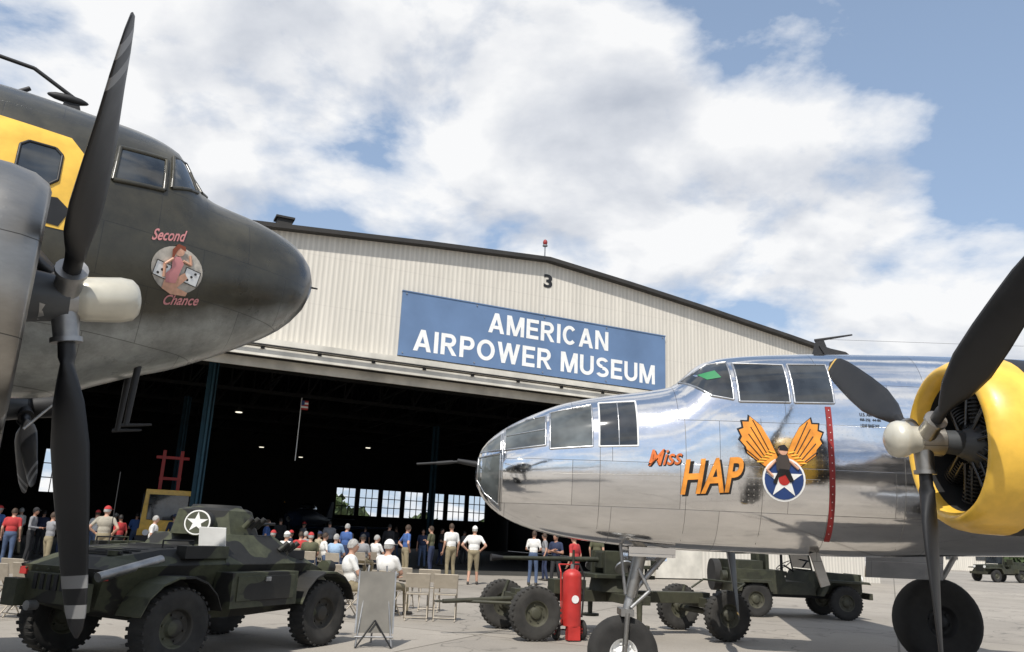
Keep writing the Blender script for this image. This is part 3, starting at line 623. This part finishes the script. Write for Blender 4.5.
for y,angs,spm,yw in((-2.82,(60,180,300),CREAM,math.radians(6)),(2.82,(0,120,240),MBLK,0)):
    hc=Vector((-2.22,y,2.70)); ax=propeller(c,hc,1,math.radians(11),1.80,angs,BLK,GREYT,STEEL if y<0 else MBLK,(.32,.235,.27),1,[(.80,.85),(.90,.935)],yw)
    c.lathe(hc,ax,[(.04,.10),(.08,.12),(.10,.125),(.28,.13),(.34,.12),(.37,.09),(.385,.04),(.387,.002)],spm,24)
    engine_cowl(c,(-2.38,y,2.66),1,.70,1.3,[(9,ALUD)],inner,.4)
    c.lathe((-3.68,y,2.66),(-1,0,0),[(0,.66),(.6,.7),(2.0,.6),(3.6,.3),(4.4,.05)],OLIVE,32)
    c.cyl((-2.2,y,2.7),(-2.8,y,2.66),.12,.2,inner['case'],16)
    for sy in(-.25,.25): c.cyl((-3.9,y+sy,2.3),(-3.5,y+sy,.55),.05,.05,STEEL,8)
    tyre(c,(-3.45,y,.55),(0,1,0),.55,.36,RUB,ALUD,.42)
c.obj((-2.077,7.82,0),math.radians(32))
# ================================================================== armoured scout car
CAM=camo('olive_black_camouflage',(.055,.060,.033),(.010,.010,.009),1.9,.50)
f=MB('armoured_scout_car')
def hull(mb,secs,mat):
    rings=[[Vector((x,-w,z)),Vector((x2,-w2,z2)),Vector((x2,w2,z2)),Vector((x,w,z))] for x,w,z,x2,w2,z2 in secs]; mb.loft(rings,mat,False,True)
hull(f,[(-1.75,.45,.62,-1.82,.62,1.02),(-1.2,.48,.45,-1.2,.72,1.06),(.2,.48,.42,.2,.78,1.06),(1.2,.45,.45,1.15,.62,1.05),(1.78,.38,.72,1.70,.42,.92)],CAM)
hull(f,[(-1.80,.60,1.02,-1.62,.44,1.13),(-1.2,.71,1.06,-1.15,.55,1.22),(-.45,.76,1.062,-.4,.58,1.26),(-.40,.76,1.062,-.3,.56,1.40),(.62,.74,1.06,.5,.52,1.40),(1.15,.61,1.05,.85,.42,1.28),(1.68,.42,.92,1.3,.36,1.02)],CAM)
for s in(-1,1):
    for x in(-1.14,1.14):
        tyre(f,(x,s*.80,.42),(0,1,0),.42,.25,RUBD,CAM,.5,True)
        pts=[(x+math.cos(a)*.52,.44+math.sin(a)*.50) for a in [PI*(.08+.84*k/7) for k in range(8)]]
        for (x0,z0),(x1,z1) in zip(pts[:-1],pts[1:]):
            f.add([(x0,s*.62,z0),(x1,s*.62,z1),(x1,s*.96,z1),(x0,s*.96,z0),(x0,s*.62,z0+.025),(x1,s*.62,z1+.025),(x1,s*.96,z1+.025),(x0,s*.96,z0+.025)],[(0,1,2,3),(4,5,6,7),(3,2,6,7),(0,3,7,4),(1,2,6,5)],CAM)
    f.box((0,s*.82,.78),(1.05,.26,.40),CAM); f.box((0,s*.955,.80),(.9,.02,.28),CAM); f.box((0,s*.97,.9),(.08,.02,.05),STEEL)
    f.box((.85,s*.60,1.16),(.3,.04,.12),MBLK); f.cyl((1.55,s*.5,.98),(1.68,s*.5,.98),.10,.10,CAM,14); f.cyl((1.68,s*.5,.98),(1.69,s*.5,.98),.085,.085,WHITE,14)
    f.box((-1.80,s*.56,.95),(.06,.1,.08),RED); f.cyl((-1.5,s*.3,1.15),(-1.5,s*.3,1.20),.07,.07,CAM,10)
    f.box((-.7,s*.66,1.20),(.6,.14,.14),CAM); f.tube([(-1.1,s*.5,1.24),(-1.1,s*.5,1.32),(-.7,s*.5,1.32),(-.7,s*.5,1.26)],.01,CAM)
    for k in range(3): f.cyl((.5+.09*k,s*.64,1.22),(.58+.09*k,s*.70,1.32),.035,.035,CAM,8)
for k in range(9): f.box((-1.50+.105*k,0,1.155+.009*k+.02),(.035,.80,.03),MBLK)
f.box((-1.86,0,.80),(.06,.8,.3),CAM); f.cyl((-1.88,.2,.62),(-1.98,.2,.62),.05,.05,STEEL); f.box((-1.93,-.45,.74),(.12,.2,.28),CAM); f.box((-1.93,.48,.74),(.12,.2,.28),CAM); f.cyl((-1.9,-.62,.95),(-1.2,-.62,1.12),.05,.05,STEEL,10)
for k in range(6): f.box((-1.895,-.25+.1*k,.86),(.02,.05,.16),MBLK)
for k in range(7): f.sph((-1.84,-.5+.166*k,.98),.014,CAM,6,4)
T=Vector((.1,0,0)); tb=[];tt=[];tz=[]; TZ=-.11
for i in range(8):
    a=2*PI*(i+.5)/8; tb.append(T+Vector((math.cos(a)*.56,math.sin(a)*.48,1.50+TZ))); tt.append(T+Vector((math.cos(a)*.47-.03,math.sin(a)*.39,1.80+TZ))); tz.append(T+Vector((math.cos(a)*.40-.03,math.sin(a)*.33,1.83+TZ)))
f.loft([tb,tt,tz],CAM,False,True); f.cyl((.07,0,1.83+TZ),(.07,0,1.87+TZ),.30,.27,CAM,16)
f.cyl((.6,.05,1.64+TZ),(1.15,.05,1.66+TZ),.022,.02,MBLK,8); f.box((.60,.05,1.64+TZ),(.12,.2,.16),CAM)
for k in range(3): f.cyl((.05+.1*k,-.47,1.60+TZ),(.1+.1*k,-.55,1.72+TZ),.035,.035,CAM,8)
pn=Vector((-1,-.42,.12)).normalized(); pr=Vector((pn.y,-pn.x,0)).normalized(); pu=pn.cross(pr).normalized()
if pu.z<0: pu=-pu
def plate(cen,pts,mat,off): f.add([Vector(cen)+pn*off+pr*x+pu*z for x,z in pts],[tuple(range(len(pts)))],mat)
SC=(-.42,-.24,1.64+TZ)
plate(SC,circ(0,0,.15,28),WHITE,.03); plate(SC,circ(0,0,.133,28),P('olive_plain',(.06,.065,.04),.6),.034); plate(SC,star(0,0,.128),WHITE,.038)
f.cyl(Vector(SC)-pn*.12,Vector(SC)+pn*.028,.16,.16,CAM,28)
rotp=Matrix((pr,pn,pu)).transposed(); rp2=rotp@Matrix.Rotation(-.3,3,'X'); f.box((-.52,-.58,1.37),(.30,.012,.23),WHITE,rp2)
f.tube([(-.9,.55,1.2),(-.9,.55,2.1)],.006,MBLK,5)
fo=f.obj((-3.80,10.75,0),math.radians(64),.012); fo.scale=(1.1,1.1,1.0)
# ================================================================== towed anti-aircraft gun
OD=camo('olive_drab_weathered',(.034,.037,.020),(.022,.025,.014),2,.5); GA=math.radians(18)
t=MB('towed_anti_aircraft_gun')
for x in(-1.7,1.7):
    t.cyl((x,-.65,.40),(x,.85,.40),.05,.05,OD,10)
    for y in(-.75,.85): tyre(t,(x,y,.40),(0,1,0),.40,.21,RUBD,OD,.48,True)
    t.box((x,.05,.55),(.25,.8,.16),OD); t.cyl((x-.1,-.5,.5),(x,-.5,.8),.03,.03,OD); t.cyl((x-.1,.6,.5),(x,.6,.8),.03,.03,OD)
t.box((0,.05,.62),(3.6,.26,.18),OD); t.box((0,.05,.62),(.4,1.9,.14),OD)
for y in(-.9,1.0): t.cyl((0,y,.62),(0,y,.25),.05,.04,OD); t.cyl((0,y,.25),(0,y,.21),.16,.16,OD,14)
t.cyl((0,.05,.7),(0,.05,.92),.42,.38,OD,20); t.box((0,.05,.95),(1.1,.9,.06),OD)
t.box((-.05,-.22,1.15),(.5,.07,.4),OD); t.box((-.05,.32,1.15),(.5,.07,.4),OD); t.box((.1,.05,1.2),(.8,.28,.26),OD); t.cyl((-.3,.05,1.2),(-2.0,.05,1.18),.045,.03,OD,12); t.cyl((-2.0,.05,1.18),(-2.2,.05,1.18),.03,.06,MBLK,12)
for y in(-.55,.65): t.cyl((.3,y,.98),(.3,y,1.1),.025,.025,OD); t.box((.32,y,1.12),(.28,.26,.05),OD); t.cyl((-.1,y,1.1),(-.1,y+.02,1.12),.15,.15,STEEL,14); t.box((.47,y,1.25),(.04,.26,.22),OD)
t.cyl((.1,-.55,1.08),(.1,-.6,1.08),.13,.13,MBLK,16); t.box((.55,.05,1.35),(.3,.12,.2),OD)
t.cyl((-1.8,.05,.55),(-3.0,-.1,.50),.04,.035,OD,8); t.cyl((-1.8,.35,.5),(-2.6,-.02,.5),.025,.025,OD); t.cyl((-1.8,-.3,.5),(-2.6,-.02,.5),.025,.025,OD); t.lathe((-3.06,-.1,.5),(0,0,1),[(-.015,.05),(0,.075),(.015,.05)],OD,14)
t.box((-1.0,-.3,.78),(.55,.3,.22),OD); t.tube([(1.9,-.6,.75),(2.15,-.6,.9),(2.15,.7,.9),(1.9,.7,.75)],.02,OD)
t.cyl((-.9,-.32,.95),(-.9,-.32,1.35),.03,.02,OD,8)
t.obj((1.93,14.2,0),GA,.006)
x=MB('wheeled_fire_extinguisher')
x.cyl((0,0,.22),(0,0,.95),.15,.15,RED,20); x.sph((0,0,.95),(.15,.15,.12),RED,20,10); x.cyl((0,0,1.05),(0,0,1.14),.03,.03,STEEL,8); x.cyl((0,0,1.14),(.12,0,1.14),.015,.015,MBLK,6)
x.tube([(.12,0,1.14),(.20,-.02,.95),(.17,-.05,.55),(.16,-.04,.35)],.014,MBLK); x.cyl((0,-.152,.62),(0,-.156,.62),.06,.06,WHITE,14)
for s in(-1,1): tyre(x,(s*.22,.08,.15),(1,0,0),.15,.06,RUB,RED,.5); x.tube([(s*.12,.12,.2),(s*.12,.18,1.0),(s*.12,.28,1.12)],.013,RED)
x.tube([(-.12,.28,1.12),(.12,.28,1.12)],.013,RED); x.tube([(-.2,.08,.15),(.2,.08,.15)],.012,STEEL); x.box((0,-.08,.12),(.2,.12,.2),RED)
x.obj((1.12,13.2,0),.3)
# ================================================================== jeeps
def jeep(loc,rot):
    j=MB('military_jeep')
    j.prism([(-1.55,.5),(-1.58,1.02),(-.35,1.02),(-.30,.78),(.12,.78),(.25,1.02),(.35,1.02),(.38,.5)],-.62,.62,OD)
    j.prism([(.38,.55),(.36,1.03),(1.45,.98),(1.5,.55)],-.48,.48,OD); j.box((1.52,0,.78),(.04,.86,.42),OD)
    for k in range(9): j.box((1.55,-.24+.06*k,.78),(.02,.025,.34),MBLK)
    for s in(-1,1):
        j.prism([(.40,.50),(.62,.86),(1.55,.84),(1.6,.78),(1.5,.79),(.68,.80),(.5,.5)],s*.42,s*.78,OD)
        j.prism([(-1.45,.55),(-1.4,.80),(-.7,.80),(-.62,.55),(-.72,.55),(-.78,.74),(-1.32,.74),(-1.38,.55)],s*.60,s*.80,OD)
        for x in(-1.03,1.03): tyre(j,(x,s*.66,.37),(0,1,0),.37,.18,RUB,OD,.5,True)
        j.cyl((1.54,s*.35,.88),(1.57,s*.35,.88),.08,.08,WHITE,14); j.cyl((.33,s*.58,1.02),(.22,s*.58,1.55),.02,.02,OD); j.box((-.45,s*.3,.95),(.45,.42,.1),OD); j.box((-.68,s*.3,1.15),(.08,.42,.42),OD)
    j.tube([(.33,-.58,1.04),(.33,.58,1.04)],.02,OD); j.tube([(.22,-.58,1.55),(.22,.58,1.55)],.022,OD); j.box((.275,0,1.3),(.015,1.1,.45),GLS,Matrix.Rotation(-.2,3,'Y'))
    j.box((1.66,0,.52),(.08,1.2,.14),OD); j.box((0,0,.48),(2.9,.5,.12),MBLK)
    j.lathe((-.0,.3,1.12),(-.5,0,.8),[(-.012,.19),(0,.205),(.012,.19),(0,.18),(-.012,.19)],MBLK,20); j.cyl((.3,.3,.95),(0,.3,1.12),.02,.02,MBLK)
    j.cyl((-1.62,.2,.85),(-1.78,.2,.85),.36,.36,RUB,24); j.cyl((-1.6,-.4,.85),(-1.72,-.4,.85),.12,.12,OD)
    j.box((-1.15,0,1.08),(.75,1.0,.26),OD); j.cyl((-.2,-.1,1.0),(-.2,-.1,1.6),.035,.03,MBLK); j.cyl((-.5,-.1,1.62),(.75,-.1,1.70),.03,.018,MBLK); j.box((-.35,-.1,1.62),(.5,.1,.12),MBLK)
    j.tube([(-1.5,-.55,1.02),(-1.5,-.55,1.35),(-.9,-.55,1.38)],.015,OD)
    return j.obj(loc,rot,.008)
j0=jeep((6.75,19.6,0),math.radians(2)); jeep((30.5,51,0),math.radians(200)); jeep((34.5,53,0),math.radians(190))
# ================================================================== easel board
e=MB('display_easel_board'); BD=P('grey_board_back',(.17,.16,.14),.7,0,.25,3)
R=Matrix.Rotation(math.radians(-12),3,'X')
e.box((0,0,.58),(.50,.02,.80),BD,R)
for x in(-.2,.2): e.cyl((x*1.2,-.155,.005),(x*.6,.13,1.05),.013,.013,STEEL,8)
e.cyl((0,.10,1.0),(0,.42,.005),.013,.013,STEEL,8); e.cyl((-.26,-.13,.14),(.26,-.13,.14),.013,.013,STEEL,8)
e.tube([(-.24,-.17,.005),(0,-.10,.35),(.24,-.17,.005)],.012,BLK)
for x in(-.25,.25): e.box((x,0,.58),(.02,.03,.82),STEEL,R)
e.obj((-1.70,11.6,0),math.radians(12))
# ================================================================== folding chairs
CH=P('beige_chair_metal',(.40,.35,.28),.45,.3,.15,6); cm=MB('folding_chair')
for s in(-.21,.21):
    cm.tube([(s,.20,.005),(s,-.12,.47),(s,-.20,.80)],.012,CH); cm.tube([(s*.9,-.24,.005),(s*.9,.18,.44)],.012,CH)
cm.box((0,.02,.455),(.39,.38,.025),CH); cm.box((0,-.175,.68),(.42,.02,.24),CH,Matrix.Rotation(.2,3,'X')); cm.tube([(-.21,-.20,.80),(.21,-.20,.80)],.012,CH); cm.tube([(-.2,.17,.06),(.2,.17,.06)],.009,CH); cm.tube([(-.19,-.22,.06),(.19,-.22,.06)],.009,CH)
chair0=cm.obj((0,0,0),0,.004); chair_used=False
def chair(x,y,rot):
    global chair_used
    o=chair0 if not chair_used else chair0.copy()
    if chair_used: S.collection.objects.link(o)
    chair_used=True; o.location=(x,y,0); o.rotation_euler=(0,0,rot); return o
# ================================================================== people (face +y locally)
SKIN=[P('skin_light',(.46,.26,.18),.55,0,.1,12),P('skin_tan',(.33,.17,.11),.55,0,.1,12)]
COL={k:P('cloth_'+k,v,.85,0,.2,7,.35,45) for k,v in dict(white=(.72,.71,.68),blue=(.05,.11,.30),navy=(.02,.03,.07),khaki=(.24,.20,.125),red=(.42,.035,.035),olive=(.09,.09,.05),grey=(.25,.25,.26),denim=(.06,.09,.16),black=(.02,.02,.022),tan=(.42,.37,.26),green=(.05,.16,.09),lblue=(.30,.42,.58),stone=(.34,.31,.25)).items()}
HAIR=[P('hair_brown',(.05,.03,.018),.7,0,.3,30),P('hair_grey',(.34,.33,.31),.7,0,.3,30),P('hair_dark',(.015,.012,.01),.6,0,.3,30)]
SHOE=P('shoe',(.03,.025,.02),.5)
LIPS=P('lips',(.36,.12,.09),.5)
def person(X,Y,head,pose='down',shirt='white',pants='khaki',hat=None,hair=0,skin=0,sc=1.0,shorts=False,longs=False,turn=0,name='man',bulk=1.0):
    b0=MB(name); segs=[]; sm=SKIN[skin]; sh=COL[shirt]; pa=COL[pants]; sit=pose.startswith('sit')
    dz=-.40 if sit else 0; lean=.02 if not sit else -.04
    V=Vector
    def cap(p,q,r1,r2,m):
        p=V(p);q=V(q); b0.cyl(p,q,r1,r2,DARK,12); b0.sph(p,r1,DARK,12,8); b0.sph(q,r2,DARK,12,8); segs.append((p,q,(r1+r2)/2,m))
    def ell(c,r,m):
        b0.sph(c,r,DARK,16,10); segs.append((V(c),V(c)+V((0,0,.001)),min(r),m))
    ell((0,0,.97+dz),(.165*bulk,.12*bulk,.13),pa); ell((0,lean*.3+.02*bulk,1.12+dz),(.155*bulk,.125*bulk**1.5,.17),sh); ell((0,lean,1.31+dz),(.185*bulk,.125*bulk,.19),sh)
    segs.append((V((-.1,0,1.2+dz)),V((.1,0,1.2+dz)),.14,sh)); segs.append((V((-.09,0,.94+dz)),V((.09,0,.94+dz)),.11,pa))
    cap((-.155,lean,1.415+dz),(.155,lean,1.415+dz),.068,.068,sh)
    cap((0,lean,1.44+dz),(0,lean+.015,1.54+dz),.058,.052,sm)
    hc=V((0,lean+.03,1.635+dz)); Rt=Matrix.Rotation(turn,3,'Z')
    b0.sph(hc,(.076,.096,.115),DARK,16,12,Rt); b0.sph(hc+Rt@V((0,.03,-.06)),(.055,.06,.055),DARK,12,8,Rt); segs.append((hc,hc+V((0,0,-.03)),.08,sm))
    b0.sph(hc+Rt@V((0,.1,-.02)),(.013,.02,.022),DARK,8,6,Rt)
    for s in(-1,1): b0.sph(hc+Rt@V((s*.078,0,-.01)),(.012,.02,.032),DARK,8,6,Rt)
    hands=[]
    wk=random.uniform(-.09,.09)
    for s in(-1,1):
        st_=0 if sit else s*wk
        if sit: hip=(s*.09,0,.53); kn=(s*.13,.43,.50); an=(s*.13,.42+.06*random.random(),.09)
        else: hip=(s*.088,0,.90); kn=(s*.11,.03+st_*.6,.49); an=(s*.13,-.02+st_*1.4,.09)
        cap(hip,kn,.088*bulk,.062,pa)
        km=V(kn).lerp(V(an),.12)
        if shorts: cap(kn,an,.055,.038,sm); segs.append((V(kn),km,.07,pa))
        else: cap(kn,an,.062,.052,pa)
        toe=(an[0]+s*.02,an[1]+.16,.035); heel=(an[0],an[1]-.04,.04); cap(heel,toe,.042,.034,SHOE); segs.append((V(heel),V(toe),.07,SHOE))
        sd=V((s*.185*bulk**.5,lean,1.405+dz))
        P_={'down':((s*.245,-.03,1.13),(s*.255,.06,.89)),'camera':((s*.25,.2,1.28),(s*.07,.27,1.56)),'cross':((s*.265,.05,1.13),(-s*.03,.2,1.20+.02*s)),'hips':((s*.37,-.08,1.17),(s*.19,.05,1.0)),
            'sit':((s*.25,.03,1.15),(s*.15,.25,1.03)),'sitfold':((s*.25,.08,1.17),(s*.03,.26,1.10)),'point':((s*.26,.2,1.3) if s>0 else (s*.245,-.03,1.13),(s*.2,.44,1.5) if s>0 else (s*.255,.06,.89)),'hold':((s*.25,.02,1.14),(s*.13,.25,1.12))}[pose]
        el=V(P_[0])+V((0,0,dz)); wr=V(P_[1])+V((0,0,dz))
        cap(sd,el,.057,.042,sm if not longs else sh); segs.append((sd,sd.lerp(el,.55),.075,sh))
        cap(el,wr,.040,.028,sh if longs else sm)
        d=(wr-el).normalized(); pc=wr+d*.05
        b0.sph(pc,(.034,.034,.05),DARK,10,8,d.to_track_quat('Z','Y').to_matrix()); segs.append((wr+d*.02,wr+d*.08,.035,sm)); hands.append((wr,d,s))
    me=bpy.data.meshes.new('tmp'); me.from_pydata(b0.v,[],b0.f); o=bpy.data.objects.new('tmp',me); S.collection.objects.link(o)
    bm=bmesh.new(); bm.from_mesh(me); bmesh.ops.remove_doubles(bm,verts=bm.verts,dist=1e-5); bm.to_mesh(me); bm.free()
    md=o.modifiers.new('r','REMESH'); md.mode='VOXEL'; md.voxel_size=.018
    ms=o.modifiers.new('s','SMOOTH'); ms.factor=.5; ms.iterations=3
    ev=bpy.data.meshes.new_from_object(o.evaluated_get(bpy.context.evaluated_depsgraph_get()))
    m=MB(name); fm=[]; vs=[v.co.copy() for v in ev.vertices]; fs=[tuple(p.vertices) for p in ev.polygons]
    for p in ev.polygons:
        cc=p.center; best=1e9;bmm=sm
        for a,b_,r,mt in segs:
            ab=b_-a; tt=max(0,min(1,(cc-a).dot(ab)/max(ab.length_squared,1e-9))); dd=(cc-(a+ab*tt)).length-r
            if dd<best: best=dd;bmm=mt
        fm.append(bmm)
    m.add(vs,fs,fm,True); bpy.data.objects.remove(o); bpy.data.meshes.remove(me); bpy.data.meshes.remove(ev)
    for wr,d,s in hands:
        ax=d; side_=V((0,0,1)).cross(ax); side_=side_.normalized() if side_.length>.1 else V((0,1,0)); nn=ax.cross(side_)
        for k,L in enumerate((.062,.074,.078,.068)):
            p0=wr+ax*.085+side_*(-.027+.018*k); p1=p0+ax*L*.5-nn*s*.008; p2=p1+ax*L*.42-nn*s*.022
            m.cyl(p0,p1,.0095,.0085,sm,6); m.cyl(p1,p2,.0085,.0065,sm,6)
        p0=wr+ax*.03+side_*.03; m.cyl(p0,p0+ax*.035+side_*.025,.012,.010,sm,6); m.cyl(p0+ax*.035+side_*.025,p0+ax*.06+side_*.028,.010,.008,sm,6)
    for s in(-1,1): m.sph(hc+Rt@V((s*.03,.088,.012)),(.013,.008,.007),WHITE,8,6,Rt); m.sph(hc+Rt@V((s*.03,.095,.012)),.006,DARK,8,6); m.box(hc+Rt@V((s*.03,.096,.03)),(.03,.006,.006),HAIR[hair],Rt)
    m.box(hc+Rt@V((0,.092,-.058)),(.04,.006,.009),LIPS,Rt)
    hm=HAIR[hair]; vs=[];fs=[]; n=20;mm=8
    for j in range(mm+1):
        for i in range(n):
            a=2*PI*i/n; front=max(0,math.sin(a)); lim=PI*(.60-.26*front); tt=lim*j/mm
            vs.append(hc+Rt@V((math.sin(tt)*math.cos(a)*.085,math.sin(tt)*math.sin(a)*.105-.004,math.cos(tt)*.124)))
    fs=[(j*n+i,(j+1)*n+i,(j+1)*n+(i+1)%n,j*n+(i+1)%n) for j in range(mm) for i in range(n)]; m.add(vs,fs,hm,True)
    if hat:
        hm=COL[hat]; vs=[]
        for j in range(7):
            for i in range(n):
                a=2*PI*i/n; tt=PI*.42*j/6; vs.append(hc+V((0,0,.012))+Rt@V((math.sin(tt)*math.cos(a)*.092,math.sin(tt)*math.sin(a)*.112,math.cos(tt)*.128)))
        m.add(vs,[(j*n+i,(j+1)*n+i,(j+1)*n+(i+1)%n,j*n+(i+1)%n) for j in range(6) for i in range(n)],hm,True)
        br=[hc+Rt@V((math.cos(a)*.085,.085+math.sin(a)*.09,.045-.012*math.sin(a))) for a in [PI*k/10 for k in range(11)]]
        br2=[p+V((0,0,.006)) for p in br]; m.add(br+br2,[tuple(range(11)),tuple(range(11,22))],hm)
    if pose=='camera': m.box((0,.33,1.60),(.13,.08,.09),MBLK); m.cyl((0,.36,1.6),(0,.46,1.6),.035,.035,MBLK,12)
    o=m.obj((X,Y,0),head,0,False); o.scale=(sc,sc,sc); return o
def at(u,Y): return Y*(u-501.5)/838
D=math.radians
PL=[ # bearing,distance,heading,pose,shirt,pants,hat,hair,skin
 (6,25,D(20),'down','red','denim',None,0,0),(26,27,D(-80),'hold','grey','black','black',2,1),(45,23,D(-30),'camera','grey','khaki',None,0,0),(57,30,D(120),'cross','lblue','navy',None,1,0),
 (89,29,D(-20),'down','white','denim','red',0,0),(99,24,D(10),'hips','stone','khaki','red',1,0),(115,28,D(60),'down','red','black',None,2,1),(148,25,D(-80),'hold','white','navy',None,1,0),(168,31,D(-10),'down','navy','khaki','navy',0,0),
 (130,34,D(10),'cross','blue','denim',None,2,0),(262,32,D(-70),'down','blue','khaki',None,0,0),(343,27,D(-30),'hold','blue','navy',None,1,0),(326,35,D(20),'cross','grey','black',None,2,0),
 (404,26,D(-60),'hips','blue','khaki',None,0,0),(421,36,D(180),'down','navy','denim',None,2,1),(450,27.5,D(30),'down','white','khaki',None,0,0),(473,26,D(0),'hips','white','khaki','white',1,0),(430,30,D(70),'cross','olive','navy',None,0,0),
 (386,34,D(-20),'down','black','navy',None,2,0),(533,27,D(-20),'hold','white','denim',None,0,1),(545,30,D(90),'down','grey','navy',None,0,0),(556,26,D(150),'cross','navy','black',None,2,1),(575,23,D(50),'down','red','red',None,0,0),(597,29,D(-30),'down','olive','olive',None,1,0),
 (36,33,D(10),'down','navy','black',None,2,0),(70,36,D(-50),'hold','red','denim','white',0,0),(14,32,D(80),'cross','white','khaki',None,1,0),(159,35,D(30),'down','grey','denim','blue',0,1),(184,29,D(-30),'hips','lblue','khaki',None,1,0),(276,36,D(20),'down','black','black',None,2,0),(299,39,D(-40),'hold','grey','navy','red',0,0),(362,41,D(0),'down','navy','black',None,2,1),(394,43,D(60),'cross','black','denim',None,0,0),(462,42,D(-50),'down','grey','black',None,2,0),(-10,28,D(0),'down','blue','denim','red',1,0),(439,39,D(-90),'hold','black','navy',None,2,0),(108,38,D(-30),'cross','navy','black','white',1,0),
]
for i,(u,Y,hd,po,s1,s2,ht,hr,skn) in enumerate(PL):
    person(at(u,Y),Y,hd,po,s1,s2,ht,hr,skn,random.uniform(.92,1.06),shorts=(i in(5,16)),longs=(i in(1,8,12,18,24,29)),turn=random.uniform(-.7,.7),name='woman' if i in(22,25) else 'man',bulk=random.uniform(.95,1.2))
SL=[(270,27.5,'khaki','red',1),(284,24.8,'white','white',1),(298,27.8,'red',None,0),(308,25.2,'olive','red',1),(323,27.2,'white',None,0),(334,24.6,'lblue',None,1),(361,26.5,'grey','black',0),(246,27,'navy',None,2),(375,27.4,'white',None,1),(303,30.4,'grey',None,1),(288,31.,'navy','red',0),(317,31.2,'tan','navy',0),(349,30.5,'black',None,2)]
for u,Y,s1,ht,hr in SL:
    x=at(u,Y); hd=random.uniform(-1.1,.1)
    person(x,Y,hd,random.choice(['sit','sitfold']),s1,'khaki' if random.random()<.5 else 'denim',ht,hr,0,turn=random.uniform(-.7,.7),bulk=random.uniform(1,1.2)); chair(x,Y-.02,hd)
for u,Y,hd,s1,ht in((388,15.6,-.5,'white','white'),(352,14.9,-1.2,'white',None)):
    x=at(u,Y); person(x,Y,hd,'sitfold',s1,'khaki',ht,1,0,turn=-.3,bulk=1.15); chair(x,Y,hd)
for u,Y,hd in((419,15.2,.1),(447,15.3,.05),(431,16.9,.0),(404,17.2,-.1),(10,12.9,-.3),(36,13.2,-.2),(22,14.3,-.2),(58,14.6,-.2),(345,17.3,.1)): chair(at(u,Y),Y,hd)
# ================================================================== distant things
LEAF=P('tree_leaves',(.05,.075,.025),.8,0,.5,.3); tl=MB('distant_trees'); vs=[];fs=[]
for i in range(9000):
    a=random.random(); x=-150+a*420; y=185+random.random()*12+abs(x)*.05
    hmax=5+2.4*math.sin(x*.09)+2*math.sin(x*.31+1)+1.*math.sin(x*.9)
    z=random.random()**.7*max(hmax,2.); s=.5+random.random()*.9; n=Vector((random.uniform(-1,1),random.uniform(-1,1),random.uniform(-1,1))).normalized(); u=n.orthogonal().normalized()*s; v=n.cross(u)
    k=len(vs); p=Vector((x,y,z)); vs+=[p-u-v*.6,p+u-v*.5,p+u*.7+v,p-u*.8+v*.8]; fs.append((k,k+1,k+2,k+3))
tl.add(vs,fs,LEAF); tl.obj(recalc=False)
bl=MB('low_white_building'); bl.box((43,86,1.4),(13,8,2.8),CLAD); bl.box((43,86,2.9),(13.4,8.4,.2),ROOF)
for i in range(4): bl.box((38.5+i*3,81.97,1.6),(1.2,.08,1.1),GLS)
bl.obj()
# ================================================================== camera
cd=bpy.data.cameras.new('camera'); co=bpy.data.objects.new('camera',cd); S.collection.objects.link(co); S.camera=co
cd.lens=28.125; cd.sensor_width=36; cd.clip_end=6000; cd.clip_start=.05
co.matrix_world=Matrix.Translation((0,0,1.55))@Matrix.Rotation(math.radians(90+14.6),4,'X')@Matrix.Rotation(math.radians(2.5),4,'Z')
S.view_settings.view_transform='Standard'; S.view_settings.look='None'; S.view_settings.exposure=0
